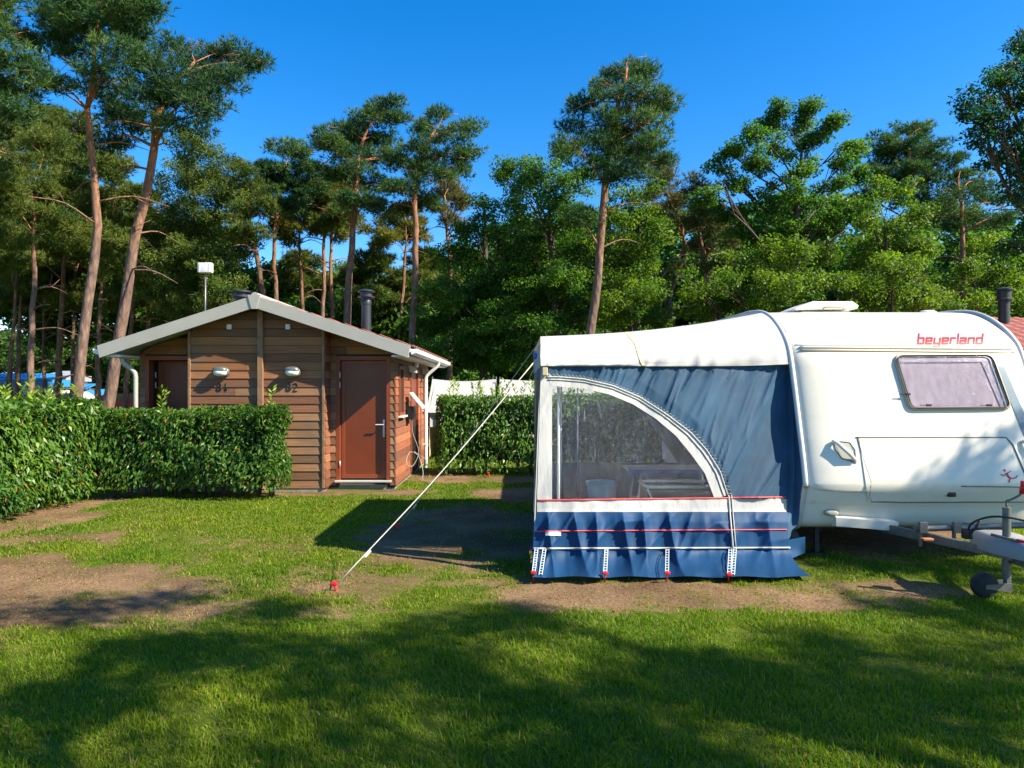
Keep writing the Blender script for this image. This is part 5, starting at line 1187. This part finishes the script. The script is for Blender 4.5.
# things inside the awning
t = thing('folding_table', (1.95, 8.3, 0), 'folding table with blue edge inside the awning, seen through its window', 'table')
q = MB(); q.rbox((1.95, 8.3, .72), (1.15, .6, .03), .01); q.build('tabletop', M['alu_top'], t)
q = MB(); q.bb(1.37, 2.53, 7.985, 7.998, .70, .745); q.build('table_edge', M['blue_edge'], t)
for sx_ in (-.42, .42):
    for sy_ in (-.24, .24):
        q = MB(); q.tube([(1.95+sx_, 8.3+sy_, .70), (1.95+sx_*1.2, 8.3+sy_*1.1, 0)], .013, 8); q.build('leg', M['alu'], t, smooth=True)
t = thing('camping_cupboard', (1.75, 7.4, 0), 'dark fabric cupboard with pale top frame behind the awning window', 'cupboard')
q = MB(); q.rbox((1.80, 7.4, .33), (.75, .45, .60), .02); q.build('body', M['dark_cloth'], t)
q = MB()
for a_, b_ in (((1.42, 7.17), (2.18, 7.17)), ((2.18, 7.17), (2.18, 7.63)), ((2.18, 7.63), (1.42, 7.63)), ((1.42, 7.63), (1.42, 7.17))): q.tube([(*a_, .66), (*b_, .66)], .016, 8)
q.tube([(1.42, 7.16, .64), (1.7, 7.16, .05)], .01, 6); q.build('frame', M['alu'], t, smooth=True)
t = MB(); t.lathe((1.0, 7.6, 0), [(.12, .01), (.13, .02), (.165, .62), (.18, .62), (.185, .66), (.16, .66), (.15, .60), (.12, .05)], 24); t = t.build('waste_bin', M['teal'], None, smooth=True, autos=40); tag(t, 'teal plastic waste bin standing on the awning floor behind the window', 'bin')
gs = MB(); gs.grid(lambda a, b: (lerp(.36, XL-.05, a), lerp(6.75, 9.4, b), .012+float(gz(np.array(lerp(.36, XL, a)), np.array(lerp(6.75, 9.4, b))))), 30, 30)
gs = gs.build('groundsheet', plain('groundsheet', (.07, .07, .075), .8, var=.3), None, smooth=True); tag(gs, 'dark groundsheet laid on the floor of the awning', 'groundsheet')

# ------------------------------------------------------------------ background things
def ridge_tent(x0, x1, y0, y1, zr, ze, label, gable_left=True, mat='canvas'):
    t = thing('canvas_tent', ((x0+x1)/2, (y0+y1)/2, 0), label, 'tent', 'white tents behind the hedge'); ym = (y0+y1)/2
    q = MB()
    def rf(a, b): 
        x = lerp(x0, x1, a); sag = .10*math.sin(math.pi*a)
        if b < .5: y = lerp(y0, ym, b*2); z = lerp(ze, zr-sag*.6, b*2)-.05*math.sin(math.pi*b*2)
        else: y = lerp(ym, y1, b*2-1); z = lerp(zr-sag*.6, ze, b*2-1)-.05*math.sin(math.pi*(b*2-1))
        return (x, y, z)
    q.grid(rf, 24, 16); q.build('roof', M[mat], t, smooth=True)
    q = MB(); q.grid(lambda a, b: (lerp(x0+.1, x1-.1, a), y0+.05+.03*math.sin(a*30), lerp(0 if x0 > -1 else .75, ze, b)), 30, 2); q.build('wall', M['canvas_trim'], t, smooth=True)
    q = MB(); q.grid(lambda a, b: (lerp(x0+.1, x1-.1, a), y1-.05, lerp(0, ze, b)), 4, 2); q.build('wall', M['canvas_trim'], t, smooth=True)
    bgm = plain('beige_canvas', (.42, .33, .20), .8)
    for x in (x0+.08, x1-.08):
        q = MB(); q.add([(x, y0+.05, 0), (x, y1-.05, 0), (x, y1-.05, ze), (x, ym, zr-.03), (x, y0+.05, ze)], [(0, 1, 2, 3, 4)]); q.build('gable', bgm, t)
    q = MB()
    for x in (x0, x1): q.tube([(x, ym, 0), (x, ym, zr+.06)], .02, 6)
    q.build('pole', M['galv'], t)
    return t
ridge_tent(-2.1, -.42, 16.6, 19.4, 1.94, 1.1, 'long low white canvas tent right behind the cabin downpipe and hedge shoots')
ridge_tent(-.32, 2.9, 16.2, 19.4, 1.93, .95, 'white canvas tent with beige pointed gable between the hedge and the awning')
def pavilion(u0, u1, D, roofcol, label, zt=2.6):
    x0, x1 = P(u0, 0, D).x, P(u1, 0, D).x
    t = thing('pavilion', ((x0+x1)/2, D+2, 0), label, 'pavilion', 'far buildings behind the trunks')
    q = MB(); q.prism([(x0, D, zt-.55), (x1, D, zt-.55), (x1, D, zt), (x0, D, zt)], (0, 4, 0)); q.prism([(x0-.3, D-.3, zt), (x1+.3, D-.3, zt), (x1+.1, D+2, zt+.5), (x0+.1, D+2, zt+.5)], (0, .1, 0)); q.build('roof', roofcol, t)
    q = MB(); q.bb(x0+.3, x1-.3, D+.6, D+3.8, 0, zt-.55); wo = q.build('wall', M['white_plastic'], t)
    n = max(2, int((x1-x0)/1.6))
    for k in range(n):
        c = lerp(x0+.6, x1-.6, (k+.5)/n); q = MB(); q.bb(c-.45, c+.45, D+.56, D+.6, .8, 1.7); q.build('window', M['glass_dark'], wo)
        q = MB(); q.bb(c-.75, c-.67, D+.05, D+.13, 0, zt-.55); q.build('post', M['white_plastic'], t)
blue = plain('blue_roof', (.03, .22, .55), .5)
pavilion(-60, 46, 52, blue, 'white building with bright blue roof edge seen between the leftmost trunks', 2.35)
pavilion(52, 84, 60, blue, 'smaller blue edged building right of the leftmost blue one', 1.6)
pavilion(46, 66, 66, plain('grey_roof', (.3, .3, .33), .6), 'small grey roofed building between two dark trunks at the left', 2.9)
def carmake(u, D, col, label, L=4.2):
    c = P(u, 388, D); x = c.x; t = thing('parked_car', (x, D, 0), label, 'car', 'cars parked behind the trees')
    pr = [(-2.1, .35), (-2.1, .75), (-1.9, .9), (-1.2, .98), (-.6, 1.42), (.9, 1.45), (1.6, 1.0), (2.05, .9), (2.1, .35)]
    q = MB(); q.prism([(x+a, D-.85, z) for a, z in pr], (0, 1.7, 0)); q.build('body', col, t, bevel=.06)
    q = MB(); q.prism([(x-1.0, D-.86, .98), (x-.55, D-.86, 1.36), (x+.85, D-.86, 1.38), (x+1.35, D-.86, 1.0)], (0, .012, 0)); q.build('side_window', M['glass_dark'], t)
    for a in (-1.3, 1.3):
        q = MB(); q.lathe((x+a, D-.8, .33), [(.2, -.1), (.33, -.09), (.33, .09), (.2, .1)], 20, 'Y'); wo = q.build('wheel', M['rubber'], t, smooth=True, autos=40)
        q = MB(); q.lathe((x+a, D-.9, .33), [(.05, -.02), (.2, -.01), (.2, .02), (.05, .02)], 16, 'Y'); q.build('rim', M['galv'], wo)
carmake(124, 38, M['red'], 'red parked car far behind the cabin between pine trunks')
carmake(66, 44, M['white_plastic'], 'white parked car in front of the far buildings on the left')

# ------------------------------------------------------------------ sky, sun, camera
w = bpy.data.worlds.new('World'); SC.world = w; w.use_nodes = True; nt = w.node_tree
sky = nt.nodes.new('ShaderNodeTexSky'); sky.sky_type = 'NISHITA'; sky.sun_disc = False
elev = math.atan2(SUN.z, math.hypot(SUN.x, SUN.y)); az = math.atan2(SUN.x, SUN.y)
sky.sun_elevation = elev; sky.sun_rotation = az
sky.air_density = 1.0; sky.dust_density = 0.45; sky.ozone_density = 3.5; sky.altitude = 300
hs = nt.nodes.new('ShaderNodeHueSaturation'); hs.inputs['Saturation'].default_value = 1.40; hs.inputs['Hue'].default_value = .504; hs.inputs['Value'].default_value = 1.0
bg = nt.nodes['Background']; bg.inputs['Strength'].default_value = .108
nt.links.new(sky.outputs[0], hs.inputs['Color']); nt.links.new(hs.outputs[0], bg.inputs['Color'])
sl = bpy.data.lights.new('sun', 'SUN'); sl.energy = 5.0; sl.angle = math.radians(.5); sl.color = (1, .91, .74)
so = bpy.data.objects.new('sun', sl); COL.objects.link(so); so.rotation_euler = SUN.to_track_quat('Z', 'Y').to_euler(); so.location = (10, -4, 12)
cam = bpy.data.cameras.new('camera'); cam.lens = 24.0; cam.sensor_width = 36; cam.clip_end = 2000; cam.clip_start = .05
cam.shift_y = (HV-384)/1024
co = bpy.data.objects.new('camera', cam); COL.objects.link(co); co.location = (0, 0, CH); co.rotation_euler = (math.pi/2, 0, 0); SC.camera = co
SC.view_settings.view_transform = 'Standard'; SC.view_settings.look = 'None'; SC.view_settings.gamma = 1; SC.view_settings.exposure = 1.30
SC.cycles.max_bounces = 8; SC.cycles.transparent_max_bounces = 12
